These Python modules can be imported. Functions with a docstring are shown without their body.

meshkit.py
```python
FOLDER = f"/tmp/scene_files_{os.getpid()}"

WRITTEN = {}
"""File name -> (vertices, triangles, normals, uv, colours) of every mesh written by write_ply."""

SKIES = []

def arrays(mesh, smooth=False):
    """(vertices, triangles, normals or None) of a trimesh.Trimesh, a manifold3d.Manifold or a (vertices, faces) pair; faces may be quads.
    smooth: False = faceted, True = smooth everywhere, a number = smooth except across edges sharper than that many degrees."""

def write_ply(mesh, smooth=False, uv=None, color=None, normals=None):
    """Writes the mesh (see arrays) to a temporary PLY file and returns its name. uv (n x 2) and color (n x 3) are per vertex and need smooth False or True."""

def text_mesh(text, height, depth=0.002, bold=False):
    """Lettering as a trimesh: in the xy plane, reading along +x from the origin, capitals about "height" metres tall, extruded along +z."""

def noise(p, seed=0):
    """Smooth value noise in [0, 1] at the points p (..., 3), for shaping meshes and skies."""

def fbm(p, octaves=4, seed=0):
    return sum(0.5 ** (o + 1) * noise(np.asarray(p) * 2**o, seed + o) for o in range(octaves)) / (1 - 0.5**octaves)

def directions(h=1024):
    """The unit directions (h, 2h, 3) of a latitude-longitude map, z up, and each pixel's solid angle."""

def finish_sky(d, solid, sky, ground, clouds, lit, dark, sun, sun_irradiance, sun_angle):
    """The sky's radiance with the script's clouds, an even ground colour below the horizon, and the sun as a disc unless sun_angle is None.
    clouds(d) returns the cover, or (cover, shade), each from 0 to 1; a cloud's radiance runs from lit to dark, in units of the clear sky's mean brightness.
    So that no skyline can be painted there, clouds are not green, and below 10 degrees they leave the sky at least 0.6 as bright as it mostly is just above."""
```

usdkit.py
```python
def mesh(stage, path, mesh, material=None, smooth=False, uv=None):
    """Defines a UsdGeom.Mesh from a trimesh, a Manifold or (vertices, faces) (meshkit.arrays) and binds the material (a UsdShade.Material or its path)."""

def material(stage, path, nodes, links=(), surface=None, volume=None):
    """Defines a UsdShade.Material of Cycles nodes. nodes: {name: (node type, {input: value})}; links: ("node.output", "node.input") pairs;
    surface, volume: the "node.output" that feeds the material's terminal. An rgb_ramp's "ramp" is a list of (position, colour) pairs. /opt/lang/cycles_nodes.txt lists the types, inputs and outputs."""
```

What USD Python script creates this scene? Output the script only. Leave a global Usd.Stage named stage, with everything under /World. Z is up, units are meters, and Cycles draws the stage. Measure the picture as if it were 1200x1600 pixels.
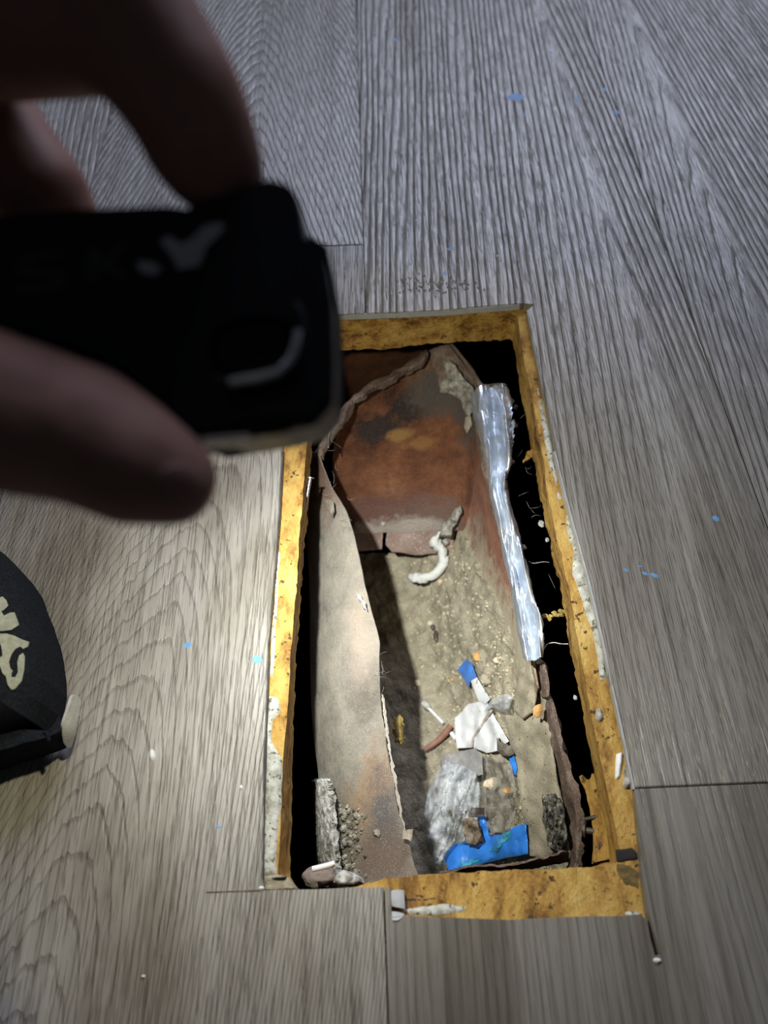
import math, random, sys
import numpy as np, trimesh, manifold3d as m3
import usdkit, meshkit
from meshkit import fbm, noise
from pxr import Usd, UsdGeom, UsdLux, UsdShade, Gf, Sdf
from shapely.geometry import Polygon, box, Point, LineString
from shapely.ops import unary_union
from shapely import contains_xy
from scipy.spatial import Delaunay
from scipy.interpolate import PchipInterpolator
from scipy.ndimage import map_coordinates
random.seed(7); RNG = np.random.default_rng(7)

stage = Usd.Stage.CreateInMemory()
UsdGeom.SetStageUpAxis(stage, UsdGeom.Tokens.z); UsdGeom.SetStageMetersPerUnit(stage, 1.0)
UsdGeom.Xform.Define(stage, '/World'); UsdGeom.Scope.Define(stage, '/World/Looks')

# ------------------------------------------------------------------ camera
F, H, W_, H_ = 1155.0, 0.31, 1200, 1600
AX = np.array([0.99908589, 0.04272064, 0.00152537])     # world x, y, z seen from the camera (right, up, back)
AY = np.array([-0.03539372, 0.84669138, -0.53090583])
AZ = np.array([-0.02397216, 0.53036654, 0.84742945])
CAM = np.array([0, 0, H])
RGT, UPV, BCK = (np.array([AX[k], AY[k], AZ[k]]) for k in range(3))
cam = UsdGeom.Camera.Define(stage, '/World/camera')
M = Gf.Matrix4d(*RGT, 0, *UPV, 0, *BCK, 0, *CAM, 1)
cam.AddTransformOp().Set(M)
cam.CreateFocalLengthAttr(6.0); cam.CreateHorizontalApertureAttr(6.0 * W_ / F); cam.CreateVerticalApertureAttr(6.0 * H_ / F)
cam.CreateClippingRangeAttr(Gf.Vec2f(0.005, 100)); cam.CreateFStopAttr(1.9); cam.CreateFocusDistanceAttr(0.355)
cam.CreateExposureAttr(0.0)


def P(px, py, z=0.0):
    """world point at height z seen at picture point px, py"""
    r = np.array([px - 600, -(py - 800), -F]); k = (z - H) / (r @ AZ)
    return np.array([k * (r @ AX), k * (r @ AY), z])


def Q(px, py, d):
    """world point at depth d (metres along the view axis)"""
    r = np.array([px - 600, -(py - 800), -F]) * d / F
    return CAM + np.array([r @ AX, r @ AY, r @ AZ])


# ------------------------------------------------------------------ light
LAMP = Q(200, 500, 0.168)


def spot(name, pos, aim, radius, intensity, color, angle, soft, exposure=0):
    l = UsdLux.SphereLight.Define(stage, '/World/' + name)
    d = np.array(aim) - pos; d /= np.linalg.norm(d)
    up = np.array([0, 1, 0]); b = -d; r = np.cross(up, b); r /= np.linalg.norm(r); u = np.cross(b, r)
    l.AddTransformOp().Set(Gf.Matrix4d(*r, 0, *u, 0, *b, 0, *pos, 1))
    l.CreateRadiusAttr(radius); l.CreateIntensityAttr(intensity); l.CreateColorAttr(Gf.Vec3f(*color)); l.CreateNormalizeAttr(True)
    s = UsdLux.ShapingAPI.Apply(l.GetPrim()); s.CreateShapingConeAngleAttr(angle); s.CreateShapingConeSoftnessAttr(soft)
    return l


AIM = P(600, 940, 0)
spot('flashlight_beam', LAMP, AIM, 0.004, 0.34, (0.95, 0.99, 0.98), 44, 0.6)
spot('flashlight_core', LAMP, P(640, 980, -.06), 0.004, 1.3, (0.97, 1.0, 0.97), 27, 1.0)
spot('flashlight_halo', LAMP, P(540, 960, 0), 0.004, 0.20, (1.0, 0.84, 0.32), 50, 0.15)
spot('flashlight_spill', LAMP, AIM, 0.004, 0.14, (0.92, 0.95, 1.0), 84, 0.6)
win = UsdLux.RectLight.Define(stage, '/World/window_light')
wp = np.array([0.55, 2.6, 1.75]); wd = np.array([0.0, 0.3, 0]) - wp; wd /= np.linalg.norm(wd)
wr = np.cross(wd, [0, 0, 1]); wr /= np.linalg.norm(wr); wu = np.cross(wr, wd)
win.AddTransformOp().Set(Gf.Matrix4d(*wr, 0, *wu, 0, *(-wd), 0, *wp, 1))
win.CreateWidthAttr(1.5); win.CreateHeightAttr(1.3); win.CreateIntensityAttr(9.5); win.CreateColorAttr(Gf.Vec3f(0.74, 0.79, 1.0))
dome = UsdLux.DomeLight.Define(stage, '/World/room_ambience'); dome.CreateIntensityAttr(0.008); dome.CreateColorAttr(Gf.Vec3f(0.75, 0.85, 1.0))

# ------------------------------------------------------------------ helpers
COUNT = {}


def numbered(parent, name):
    k = (parent, name); n = COUNT.get(k, 0); COUNT[k] = n + 1
    return f'{parent}/{name}' if n == 0 else f'{parent}/{name}_{n:03d}'


def tag(p, label=None, cat=None, group=None, kind=None):
    for k, v in (('label', label), ('category', cat), ('group', group), ('kind', kind)):
        if v: p.SetCustomDataByKey(k, v)
    return p


def thing(name, label=None, cat=None, group=None, kind=None):
    x = UsdGeom.Xform.Define(stage, numbered('/World', name))
    return tag(x.GetPrim(), label, cat, group, kind)


def obj(name, mesh, mat_, parent=None, smooth=40, label=None, cat=None, group=None, kind=None):
    path = numbered(str(parent.GetPath()) if parent else '/World', name)
    m = usdkit.mesh(stage, path, mesh, mat_, smooth=smooth)
    return tag(m.GetPrim(), label, cat, group, kind)


def tri2d(poly, step):
    """points and triangles filling a polygon, refined to about step"""
    poly = poly.buffer(0)
    b = np.array(poly.exterior.segmentize(step).coords)[:-1]
    pts = [b] + [np.array(i.segmentize(step).coords)[:-1] for i in poly.interiors]
    x0, y0, x1, y1 = poly.bounds
    gx, gy = np.meshgrid(np.arange(x0, x1, step), np.arange(y0, y1, step))
    g = np.c_[gx.ravel(), gy.ravel()] + (np.random.default_rng(3).random((gx.size, 2)) - .5) * step * .4
    g = g[contains_xy(poly.buffer(-step * .4), g[:, 0], g[:, 1])] if len(g) else g
    pts = np.vstack(pts + [g]); nb = sum(len(p) for p in pts[:0]) + len(b)
    t = Delaunay(pts).simplices
    c = pts[t].mean(1)
    t = t[contains_xy(poly, c[:, 0], c[:, 1])]
    a = np.cross(pts[t[:, 1]] - pts[t[:, 0]], pts[t[:, 2]] - pts[t[:, 0]])
    t = t[np.abs(a) > 1e-12]; a = a[np.abs(a) > 1e-12]
    t[a < 0] = t[a < 0][:, ::-1]
    return pts, t


def closed(top, bot, t):
    """two vertex layers with the same triangles -> closed mesh (t is counter-clockwise seen from the top side)"""
    n = len(top)
    e = np.vstack([t[:, [0, 1]], t[:, [1, 2]], t[:, [2, 0]]])
    s = {tuple(x) for x in e}
    rim = np.array([x for x in e if (x[1], x[0]) not in s])
    side = np.vstack([np.c_[rim[:, 1], rim[:, 0], rim[:, 0] + n], np.c_[rim[:, 1], rim[:, 0] + n, rim[:, 1] + n]])
    return trimesh.Trimesh(np.vstack([top, bot]), np.vstack([t, t[:, ::-1] + n, side]), process=False)


def normals(v, t):
    n = np.zeros_like(v); f = np.cross(v[t[:, 1]] - v[t[:, 0]], v[t[:, 2]] - v[t[:, 0]])
    for k in range(3): np.add.at(n, t[:, k], f)
    return n / np.maximum(np.linalg.norm(n, axis=1, keepdims=True), 1e-12)


def sheet(ctrl, n=(60, 30), t=.0007, amp=.0006, freq=90, rag=(0, 0, 0, 0), ragf=14, seed=1, world=False):
    """thin curved sheet through rows of (px, py, z); rag: how far each side (first row, last row, first col, last col) is torn back, as a fraction"""
    C = np.array([[p if world else P(*p) for p in row] for row in ctrl], float)
    C = PchipInterpolator(np.linspace(0, 1, C.shape[0]), C, axis=0)(np.linspace(0, 1, 121)) if C.shape[0] > 2 else C[0] + (C[1] - C[0]) * np.linspace(0, 1, 121)[:, None, None]
    C = PchipInterpolator(np.linspace(0, 1, C.shape[1]), C, axis=1)(np.linspace(0, 1, 121)) if C.shape[1] > 2 else C[:, :1] + (C[:, 1:] - C[:, :1]) * np.linspace(0, 1, 121)[None, :, None]
    a, b = np.meshgrid(np.linspace(0, 1, n[0]), np.linspace(0, 1, n[1]), indexing='ij')
    tear = lambda x, k: fbm(np.stack([x * ragf, x * 0 + 7.3 * k, x * 0 + seed], -1), 4, seed + k)
    lo, hi = rag[0] * tear(b, 1), 1 - rag[1] * tear(b, 2)
    u = lo + (hi - lo) * a
    lo, hi = rag[2] * tear(a, 3), 1 - rag[3] * tear(a, 4)
    v = lo + (hi - lo) * b
    V = np.stack([map_coordinates(C[..., k], [u * 120, v * 120], order=1, mode='nearest') for k in range(3)], -1).reshape(-1, 3)
    i = np.arange(n[0] * n[1]).reshape(n)
    q = np.stack([i[:-1, :-1], i[1:, :-1], i[1:, 1:], i[:-1, 1:]], -1).reshape(-1, 4)
    T = np.vstack([q[:, [0, 1, 2]], q[:, [0, 2, 3]]])
    N = normals(V, T)
    if (N[:, 2]).sum() < 0: T = T[:, ::-1]; N = -N
    V = V + N * ((fbm(V * freq, 4, seed) - .5) * 2 * amp)[:, None]
    N = normals(V, T)
    return closed(V, V - N * t, T)


def hits(pp, mesh):
    """first hit of the view rays through the picture points on a mesh; nan where none"""
    v, f = np.asarray(mesh.vertices), np.asarray(mesh.faces)
    r = (v - CAM) @ np.c_[RGT, UPV, BCK]
    s = np.c_[600 - F * r[:, 0] / r[:, 2], 800 + F * r[:, 1] / r[:, 2]]; dep = -r[:, 2]
    A, B, C = s[f[:, 0]], s[f[:, 1]], s[f[:, 2]]; inv = 1 / dep[f]
    den = (B[:, 0] - A[:, 0]) * (C[:, 1] - A[:, 1]) - (C[:, 0] - A[:, 0]) * (B[:, 1] - A[:, 1])
    den = np.where(abs(den) < 1e-9, 1e-9, den)
    out = np.full((len(pp), 3), np.nan)
    for k, (x, y) in enumerate(pp):
        w1 = ((x - A[:, 0]) * (C[:, 1] - A[:, 1]) - (C[:, 0] - A[:, 0]) * (y - A[:, 1])) / den
        w2 = ((B[:, 0] - A[:, 0]) * (y - A[:, 1]) - (x - A[:, 0]) * (B[:, 1] - A[:, 1])) / den
        ok = (w1 >= -1e-6) & (w2 >= -1e-6) & (w1 + w2 <= 1 + 1e-6)
        if ok.any():
            iv = (inv[:, 0] * (1 - w1 - w2) + inv[:, 1] * w1 + inv[:, 2] * w2)[ok].max()
            out[k] = Q(x, y, 1 / iv)
    return out


def drape(poly_px, mesh, step=6, lift=.0004, t=.0004, amp=0, freq=200, seed=1, bulge=0, folds=None, famp=0):
    """a thin layer lying on a mesh, outlined in the picture and put down where the view meets the mesh"""
    p, tr = tri2d(Polygon(poly_px), step)
    h = hits(p, mesh); bad = np.isnan(h[:, 0])
    if bad.any():
        good = np.where(~bad)[0]
        for k in np.where(bad)[0]:
            j = good[np.argmin(((p[good] - p[k]) ** 2).sum(1))]; h[k] = P(*p[k], h[j, 2])
    n = normals(h, tr)
    if n[:, 2].sum() < 0: tr = tr[:, ::-1]; n = -n
    d = np.array([Polygon(poly_px).exterior.distance(Point(q)) for q in p])
    up = CAM - h; up /= np.linalg.norm(up, axis=1, keepdims=True)
    fo = 0
    if folds is not None:
        c_, s_ = math.cos(folds[2]), math.sin(folds[2])
        fo = famp * (1 - abs(2 * fbm(np.c_[(p[:, 0] * c_ + p[:, 1] * s_) / folds[0], (-p[:, 0] * s_ + p[:, 1] * c_) / folds[1], p[:, :1] * 0 + seed], 3, seed) - 1) * 2)
    top = h + up * (lift + t + (fbm(h * freq, 3, seed) * amp) + bulge * np.sqrt(np.minimum(1, d / max(d.max(), 1e-9))) + fo)[:, None]
    return closed(top, top - up * t, tr)


def patch(poly_px, z, height, step=4, edge=8, seed=1, freq=260, base=.0):
    """a lumpy crust on the level z, thinning out towards its outline"""
    poly = Polygon(poly_px).buffer(0)
    if poly.geom_type != 'Polygon': poly = max(poly.geoms, key=lambda g: g.area)
    p, tr = tri2d(poly, step)
    w = np.array([P(*q, z) for q in p])
    d = np.array([poly.exterior.distance(Point(q)) for q in p])
    k = np.sqrt(np.minimum(1, d / edge))
    top = w + np.c_[np.zeros((len(w), 2)), base + height * k * (.35 + .9 * fbm(w * freq, 4, seed))]
    if np.cross(w[tr[0, 1]] - w[tr[0, 0]], w[tr[0, 2]] - w[tr[0, 0]])[2] < 0: tr = tr[:, ::-1]
    return closed(top, w - [0, 0, .0003], tr)


def rough(poly, amp, step, seed=1):
    """outline in picture points with a torn edge"""
    q = np.array(Polygon(poly).exterior.segmentize(step).coords)[:-1]
    n = np.stack([fbm(np.c_[q / (step * 3), q[:, :1] * 0 + s], 3, seed + s) - .5 for s in (1, 2)], 1)
    return q + n * 2 * amp


def blob(c, size, seed=1, lump=.35, sub=3, freq=1.6, rot=None):
    s = trimesh.creation.icosphere(subdivisions=sub)
    v = s.vertices * (1 + lump * 2 * (fbm(s.vertices * freq + seed * 3.1, 3, seed) - .5))[:, None]
    v = v * np.asarray(size)
    if rot is not None: v = v @ trimesh.transformations.euler_matrix(*rot)[:3, :3].T
    return trimesh.Trimesh(v + c, s.faces, process=False)


def tube(pts, r, n=8, sub=6):
    p = np.array(pts, float)
    if len(p) > 2: p = PchipInterpolator(np.arange(len(p)), p)(np.linspace(0, len(p) - 1, (len(p) - 1) * sub + 1))
    r = np.interp(np.linspace(0, 1, len(p)), np.linspace(0, 1, len(np.atleast_1d(r))), np.atleast_1d(r)) if np.ndim(r) else np.full(len(p), r)
    t = np.gradient(p, axis=0); t /= np.linalg.norm(t, axis=1, keepdims=True)
    a = np.array([0, 0, 1.0]) if abs(t[0, 2]) < .9 else np.array([1.0, 0, 0])
    V = []
    for k in range(len(p)):
        u = np.cross(t[k], a); u /= np.linalg.norm(u); w = np.cross(t[k], u); a = np.cross(u, t[k])
        g = np.linspace(0, 2 * np.pi, n, endpoint=False)
        V.append(p[k] + r[k] * (np.cos(g)[:, None] * u + np.sin(g)[:, None] * w))
    V = np.vstack(V + [p[:1], p[-1:]]); L = len(p); T = []
    for k in range(L - 1):
        for j in range(n):
            a_, b_ = k * n + j, k * n + (j + 1) % n
            T += [[a_, b_, b_ + n], [a_, b_ + n, a_ + n]]
    for j in range(n):
        T += [[L * n, (j + 1) % n, j], [L * n + 1, (L - 1) * n + j, (L - 1) * n + (j + 1) % n]]
    m = trimesh.Trimesh(V, T, process=False); m.fix_normals()
    return m


# ------------------------------------------------------------------ materials
def lookpath(n): return '/World/Looks/' + n


def mat(name, stops, scale=60, rough_=.7, metal=0, bump=.4, bscale=None, dist=.001, stretch=(1, 1, 1), speck=None, sscale=900, smin=.62, spec=.4, detail=6, nrough=.6, **pb):
    """stops: ramp over a noise; speck: colour of small grains added over it"""
    N = {'tc': ('texture_coordinate', {}), 'map': ('mapping', {'scale': stretch}),
         'n': ('noise_texture', {'scale': scale, 'detail': detail, 'roughness': nrough}), 'r': ('rgb_ramp', {'ramp': stops}),
         'bn': ('noise_texture', {'scale': bscale or scale * 3, 'detail': 8, 'roughness': .65}),
         'bp': ('bump', {'strength': bump, 'distance': dist}),
         'p': ('principled_bsdf', {'roughness': rough_, 'metallic': metal, 'specular_ior_level': spec, **pb})}
    L = [('tc.object', 'map.vector'), ('map.vector', 'n.vector'), ('map.vector', 'bn.vector'), ('n.fac', 'r.fac'), ('bn.fac', 'bp.height'), ('bp.normal', 'p.normal')]
    if speck is not None:
        N['s'] = ('noise_texture', {'scale': sscale, 'detail': 2, 'roughness': .5})
        N['sr'] = ('map_range', {'from_min': smin, 'from_max': smin + .06, 'clamp': True})
        N['mx'] = ('mix_color', {'b': speck})
        L += [('tc.object', 's.vector'), ('s.fac', 'sr.value'), ('sr.result', 'mx.fac'), ('r.color', 'mx.a'), ('mx.result', 'p.base_color')]
    else:
        L += [('r.color', 'p.base_color')]
    return usdkit.material(stage, lookpath(name), N, L, surface='p.BSDF')


def plank_mat(name, x0, y0, k, spacing, tone=1.0, ring=.5, seed=0, warp=.02, dirn=1, power=1.0, w=None, yw=2.2, bump=1.0, slant=0.0, fade=None):
    """embossed grey oak print: cathedral lines about the axis x0, brushed pores along y"""
    c = lambda r, g, b: (r * tone, g * tone, b * tone)
    N = {'tc': ('texture_coordinate', {}), 'off': ('mapping', {'location': (-x0 + 0, -y0, seed * 1.37)}),
         'wm': ('mapping', {'scale': (9 if w is None else 26, yw, 1)}), 'wn': ('noise_texture', {'scale': 1.0, 'detail': 3, 'roughness': .5}),
         'sep': ('separate_xyz', {}), 'sl': ('math', {'math_type': 'multiply_add', 'value2': -slant}), 'fd': ('map_range', {'from_min': fade[0] - y0 if fade else -9, 'from_max': fade[1] - y0 if fade else -8, 'to_min': .25, 'to_max': 1.0, 'clamp': True}), 'hf': ('math', {'math_type': 'multiply'}), 'x2': ('math', {'math_type': 'multiply'}), 'kx': ('math', {'math_type': 'multiply', 'value2': k}),
         'dy': ('math', {'math_type': 'multiply', 'value2': dirn}),
         'hw': ('math', {'math_type': 'add', 'value2': (w or 0) ** 2}), 'hq': ('math', {'math_type': 'sqrt'}),
         'g': ('math', {'math_type': 'add'}), 'wa': ('math', {'math_type': 'multiply_add', 'value2': warp * 2, 'value3': 0}), 'g2': ('math', {'math_type': 'add'}),
         'fm': ('mapping', {'scale': (150, 9, 1) if w is None else (110, 3.5, 1)}), 'fn': ('noise_texture', {'scale': 1.0, 'detail': 3, 'roughness': .6}),
         'fa': ('math', {'math_type': 'multiply', 'value2': spacing * (1.3 if w is None else .7)}), 'g3': ('math', {'math_type': 'add'}),
         'sh': ('math', {'math_type': 'add', 'value2': .35 if power < 1 else 5.0}), 'mx0': ('math', {'math_type': 'maximum', 'value2': .002}), 'pw': ('math', {'math_type': 'power', 'value2': power}), 'ph': ('math', {'math_type': 'multiply', 'value2': (1.03 if power < 1 else 1) / spacing}), 'fr': ('math', {'math_type': 'fraction'}),
         'rr': ('rgb_ramp', {'ramp': [(0, (1, 1, 1)), (.3, (.9,) * 3), (.76, (.72,) * 3), (.87, (0,) * 3), (.95, (.1,) * 3), (1, (1, 1, 1))] if w is None else [(0, (.9,) * 3), (.3, (1,) * 3), (.6, (.8,) * 3), (.85, (0,) * 3), (1, (.9,) * 3)]}),
         'pm': ('mapping', {'scale': (1300, 45, 1)}), 'pn': ('noise_texture', {'scale': 1.0, 'detail': 2, 'roughness': .6}),
         'pr': ('map_range', {'from_min': .36, 'from_max': .46, 'clamp': True}),
         'sm': ('mapping', {'scale': (260, 5, 1)}), 'sn': ('noise_texture', {'scale': 1.0, 'detail': 5, 'roughness': .65}),
         'sr': ('map_range', {'from_min': .3, 'from_max': .7, 'clamp': True}),
         'bm': ('mapping', {'scale': (20, 9, 1) if w is None else (34, 2.5, 1)}), 'bn': ('noise_texture', {'scale': 1.0, 'detail': 5, 'roughness': .6}), 'bt': ('rgb_ramp', {'ramp': [(.36, (.66, .63, .585)), (.5, (.93, .92, .90)), (.6, (1, 1, 1))]}), 'bx': ('mix_color', {'blend_type': 'multiply', 'fac': 1.0}),
         'cr': ('rgb_ramp', {'ramp': [(0, c(.145, .132, .12)), (.35, c(.26, .243, .222)), (.65, c(.36, .34, .315)), (1, c(.46, .44, .41))]}),
         'h1': ('math', {'math_type': 'multiply', 'value2': ring}), 'h2': ('math', {'math_type': 'multiply_add', 'value2': .34}),
         'h3': ('math', {'math_type': 'multiply_add', 'value2': .30 if w is None else .16}), 'h4': ('math', {'math_type': 'multiply_add', 'value2': .1}), 'h5': ('math', {'math_type': 'subtract', 'value2': .16 if w is None else .10}),
         'hb': ('math', {'math_type': 'multiply_add', 'value2': .5}),
         'bp': ('bump', {'strength': 1.0, 'distance': .0009 * bump}),
         'p': ('principled_bsdf', {'roughness': .34 if w else .42, 'specular_ior_level': .5 if w else .4})}
    L = [('tc.object', 'off.vector'), ('off.vector', 'wm.vector'), ('wm.vector', 'wn.vector'), ('off.vector', 'sep.vector'), ('sep.y', 'sl.value1'), ('sep.x', 'sl.value3'), ('sl.value', 'x2.value1'), ('sl.value', 'x2.value2'), ('sep.y', 'fd.value'),
         *([('x2.value', 'kx.value1'), ('kx.value', 'g.value1')] if w is None else [('x2.value', 'hw.value1'), ('hw.value', 'hq.value1'), ('hq.value', 'g.value1')]), ('sep.y', 'dy.value1'), ('dy.value', 'g.value2'), ('wn.fac', 'wa.value1'), ('g.value', 'g2.value1'), ('wa.value', 'g2.value2'),
         ('off.vector', 'fm.vector'), ('fm.vector', 'fn.vector'), ('fn.fac', 'fa.value1'), ('g2.value', 'g3.value1'), ('fa.value', 'g3.value2'),
         ('g3.value', 'sh.value1'), ('sh.value', 'mx0.value1'), ('mx0.value', 'pw.value1'), ('pw.value', 'ph.value1'), ('ph.value', 'fr.value1'), ('fr.value', 'rr.fac'),
         ('off.vector', 'pm.vector'), ('pm.vector', 'pn.vector'), ('pn.fac', 'pr.value'),
         ('off.vector', 'sm.vector'), ('sm.vector', 'sn.vector'), ('sn.fac', 'sr.value'), ('off.vector', 'bm.vector'), ('bm.vector', 'bn.vector'),
         ('rr.color', 'hf.value1'), ('fd.result', 'hf.value2'), ('hf.value', 'h1.value1'), ('sr.result', 'h2.value1'), ('h1.value', 'h2.value3'), ('pr.result', 'h3.value1'), ('h2.value', 'h3.value3'),
         ('bn.fac', 'h4.value1'), ('h3.value', 'h4.value3'), ('h4.value', 'h5.value1'), ('h5.value', 'cr.fac'), ('bn.fac', 'bt.fac'), ('cr.color', 'bx.a'), ('bt.color', 'bx.b'), ('bx.result', 'p.base_color'),
         ('h3.value', 'bp.height'), ('bp.normal', 'p.normal')]
    del N['hb']
    return usdkit.material(stage, lookpath(name), N, L, surface='p.BSDF')


M_wood = mat('chipboard', [(.3, (.07, .035, .012)), (.4, (.26, .13, .03)), (.5, (.50, .29, .07)), (.62, (.62, .41, .12)), (.78, (.70, .53, .22))], 85, .8, bump=1.0, bscale=330, dist=.002, stretch=(1, .5, 1.6), nrough=.72, detail=8, speck=(.10, .055, .02), sscale=330, smin=.64)
M_resid = mat('residue', [(.3, (.20, .19, .14)), (.48, (.46, .46, .41)), (.7, (.66, .67, .64))], 200, .8, bump=.7, bscale=500, speck=(.16, .14, .09), sscale=420, smin=.6)
M_rust = mat('rust', [(.28, (.05, .028, .022)), (.42, (.15, .06, .032)), (.56, (.25, .10, .045)), (.70, (.36, .17, .07))], 38, .9, bump=1.0, bscale=520, dist=.0016, speck=(.36, .25, .19), sscale=1500, smin=.64, nrough=.75, detail=9)
M_rustred = mat('red_rust', [(.28, (.10, .05, .038)), (.45, (.22, .095, .06)), (.6, (.30, .14, .09)), (.75, (.36, .2, .14))], 30, .85, bump=.7, bscale=500, dist=.001, speck=(.45, .36, .28), sscale=1300, smin=.66, nrough=.7)
M_darkstain = mat('dark_stain', [(.3, (.03, .022, .022)), (.5, (.075, .055, .05)), (.7, (.15, .10, .075))], 120, .9, bump=1.0, bscale=500, dist=.001, nrough=.7)
M_greystain = mat('grey_stain', [(.3, (.08, .07, .062)), (.5, (.15, .13, .115)), (.7, (.22, .2, .175))], 120, .9, bump=.8, bscale=500, dist=.001, nrough=.7)
M_ochre = mat('ochre_stain', [(.3, (.24, .11, .04)), (.6, (.42, .23, .08)), (.8, (.5, .32, .15))], 120, .9, bump=.8, bscale=500, dist=.001, nrough=.7)
M_purple = mat('dust_film', [(.3, (.13, .075, .065)), (.5, (.24, .165, .145)), (.65, (.36, .29, .26)), (.8, (.5, .45, .4))], 110, .95, bump=1.0, bscale=500, dist=.0014, nrough=.75)
M_dust = mat('dusty_metal', [(.28, (.12, .105, .09)), (.42, (.23, .20, .165)), (.58, (.30, .26, .21)), (.7, (.33, .22, .14))], 26, .75, bump=.7, bscale=1500, dist=.0006, speck=(.60, .56, .48), sscale=2600, smin=.6, nrough=.65)
M_brown = mat('brown_metal', [(.3, (.07, .046, .038)), (.5, (.16, .11, .09)), (.62, (.26, .20, .165)), (.75, (.36, .31, .27))], 90, .75, bump=.8, bscale=700, speck=(.42, .36, .3), sscale=2200, smin=.62, nrough=.72)
M_dirt = mat('dirt', [(.25, (.13, .11, .075)), (.4, (.34, .30, .22)), (.6, (.50, .45, .34)), (.8, (.6, .55, .43))], 95, .95, bump=.9, bscale=600, dist=.002, speck=(.62, .55, .36), sscale=700, smin=.63, nrough=.7)
M_mud = mat('dried_mud', [(.3, (.32, .28, .205)), (.6, (.46, .41, .31)), (.8, (.54, .49, .39))], 90, .95, bump=.7, bscale=900, dist=.0012, speck=(.14, .12, .09), sscale=500, smin=.66)
M_foil = mat('foil', [(.3, (.46, .52, .60)), (.7, (.72, .78, .86))], 120, .36, metal=.72, bump=.3, bscale=160, dist=.001, speck=(.55, .5, .42), sscale=500, smin=.68)
M_seal = mat('sealant', [(.32, (.13, .12, .10)), (.5, (.40, .385, .345)), (.68, (.60, .59, .55))], 260, .85, bump=1.0, bscale=700)
M_white = mat('white_paper', [(.3, (.78, .79, .82)), (.7, (.88, .89, .91))], 60, .6, bump=.2, speck=(.4, .38, .36), sscale=260, smin=.68)
M_caulk = mat('white_caulk', [(.3, (.66, .68, .66)), (.7, (.82, .84, .84))], 200, .6, bump=.5, bscale=900)
M_blue = mat('blue_film', [(.3, (.03, .20, .72)), (.7, (.05, .28, .86))], 60, .35, bump=.15, speck=(.1, .42, .45), sscale=90, smin=.66)
M_bluepaint = mat('blue_paint', [(.3, (.10, .26, .55)), (.7, (.17, .38, .68))], 300, .5)
M_pale = mat('pale_liner', [(.3, (.38, .33, .27)), (.7, (.62, .57, .5))], 200, .85)
M_fluff = mat('white_fluff', [(.35, (.22, .21, .18)), (.5, (.55, .55, .52)), (.7, (.8, .8, .8))], 260, .95, bump=.9, bscale=900)
M_bark = mat('bark', [(.3, (.11, .06, .035)), (.7, (.27, .17, .11))], 150, .9, bump=.7)
M_scuff = mat('scuff', [(.3, (.10, .085, .075)), (.7, (.2, .18, .16))], 400, .8)
M_leaf = mat('dry_leaf', [(.3, (.22, .15, .035)), (.7, (.45, .34, .10))], 150, .6)
M_pebble = mat('pale_pebble', [(.3, (.6, .48, .33)), (.7, (.75, .66, .5))], 200, .7)
M_orange = mat('orange_pebble', [(.3, (.5, .27, .09)), (.7, (.68, .4, .16))], 200, .7)
M_steel = mat('nail_steel', [(.3, (.35, .36, .38)), (.7, (.55, .56, .58))], 200, .35, metal=.9, bump=.2)
M_oldsteel = mat('old_nail', [(.3, (.06, .055, .055)), (.7, (.16, .13, .12))], 200, .5, metal=.6, bump=.4)
M_soil = mat('dark_soil', [(.3, (.012, .011, .012)), (.7, (.03, .027, .026))], 20, .95, bump=.5)
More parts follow.
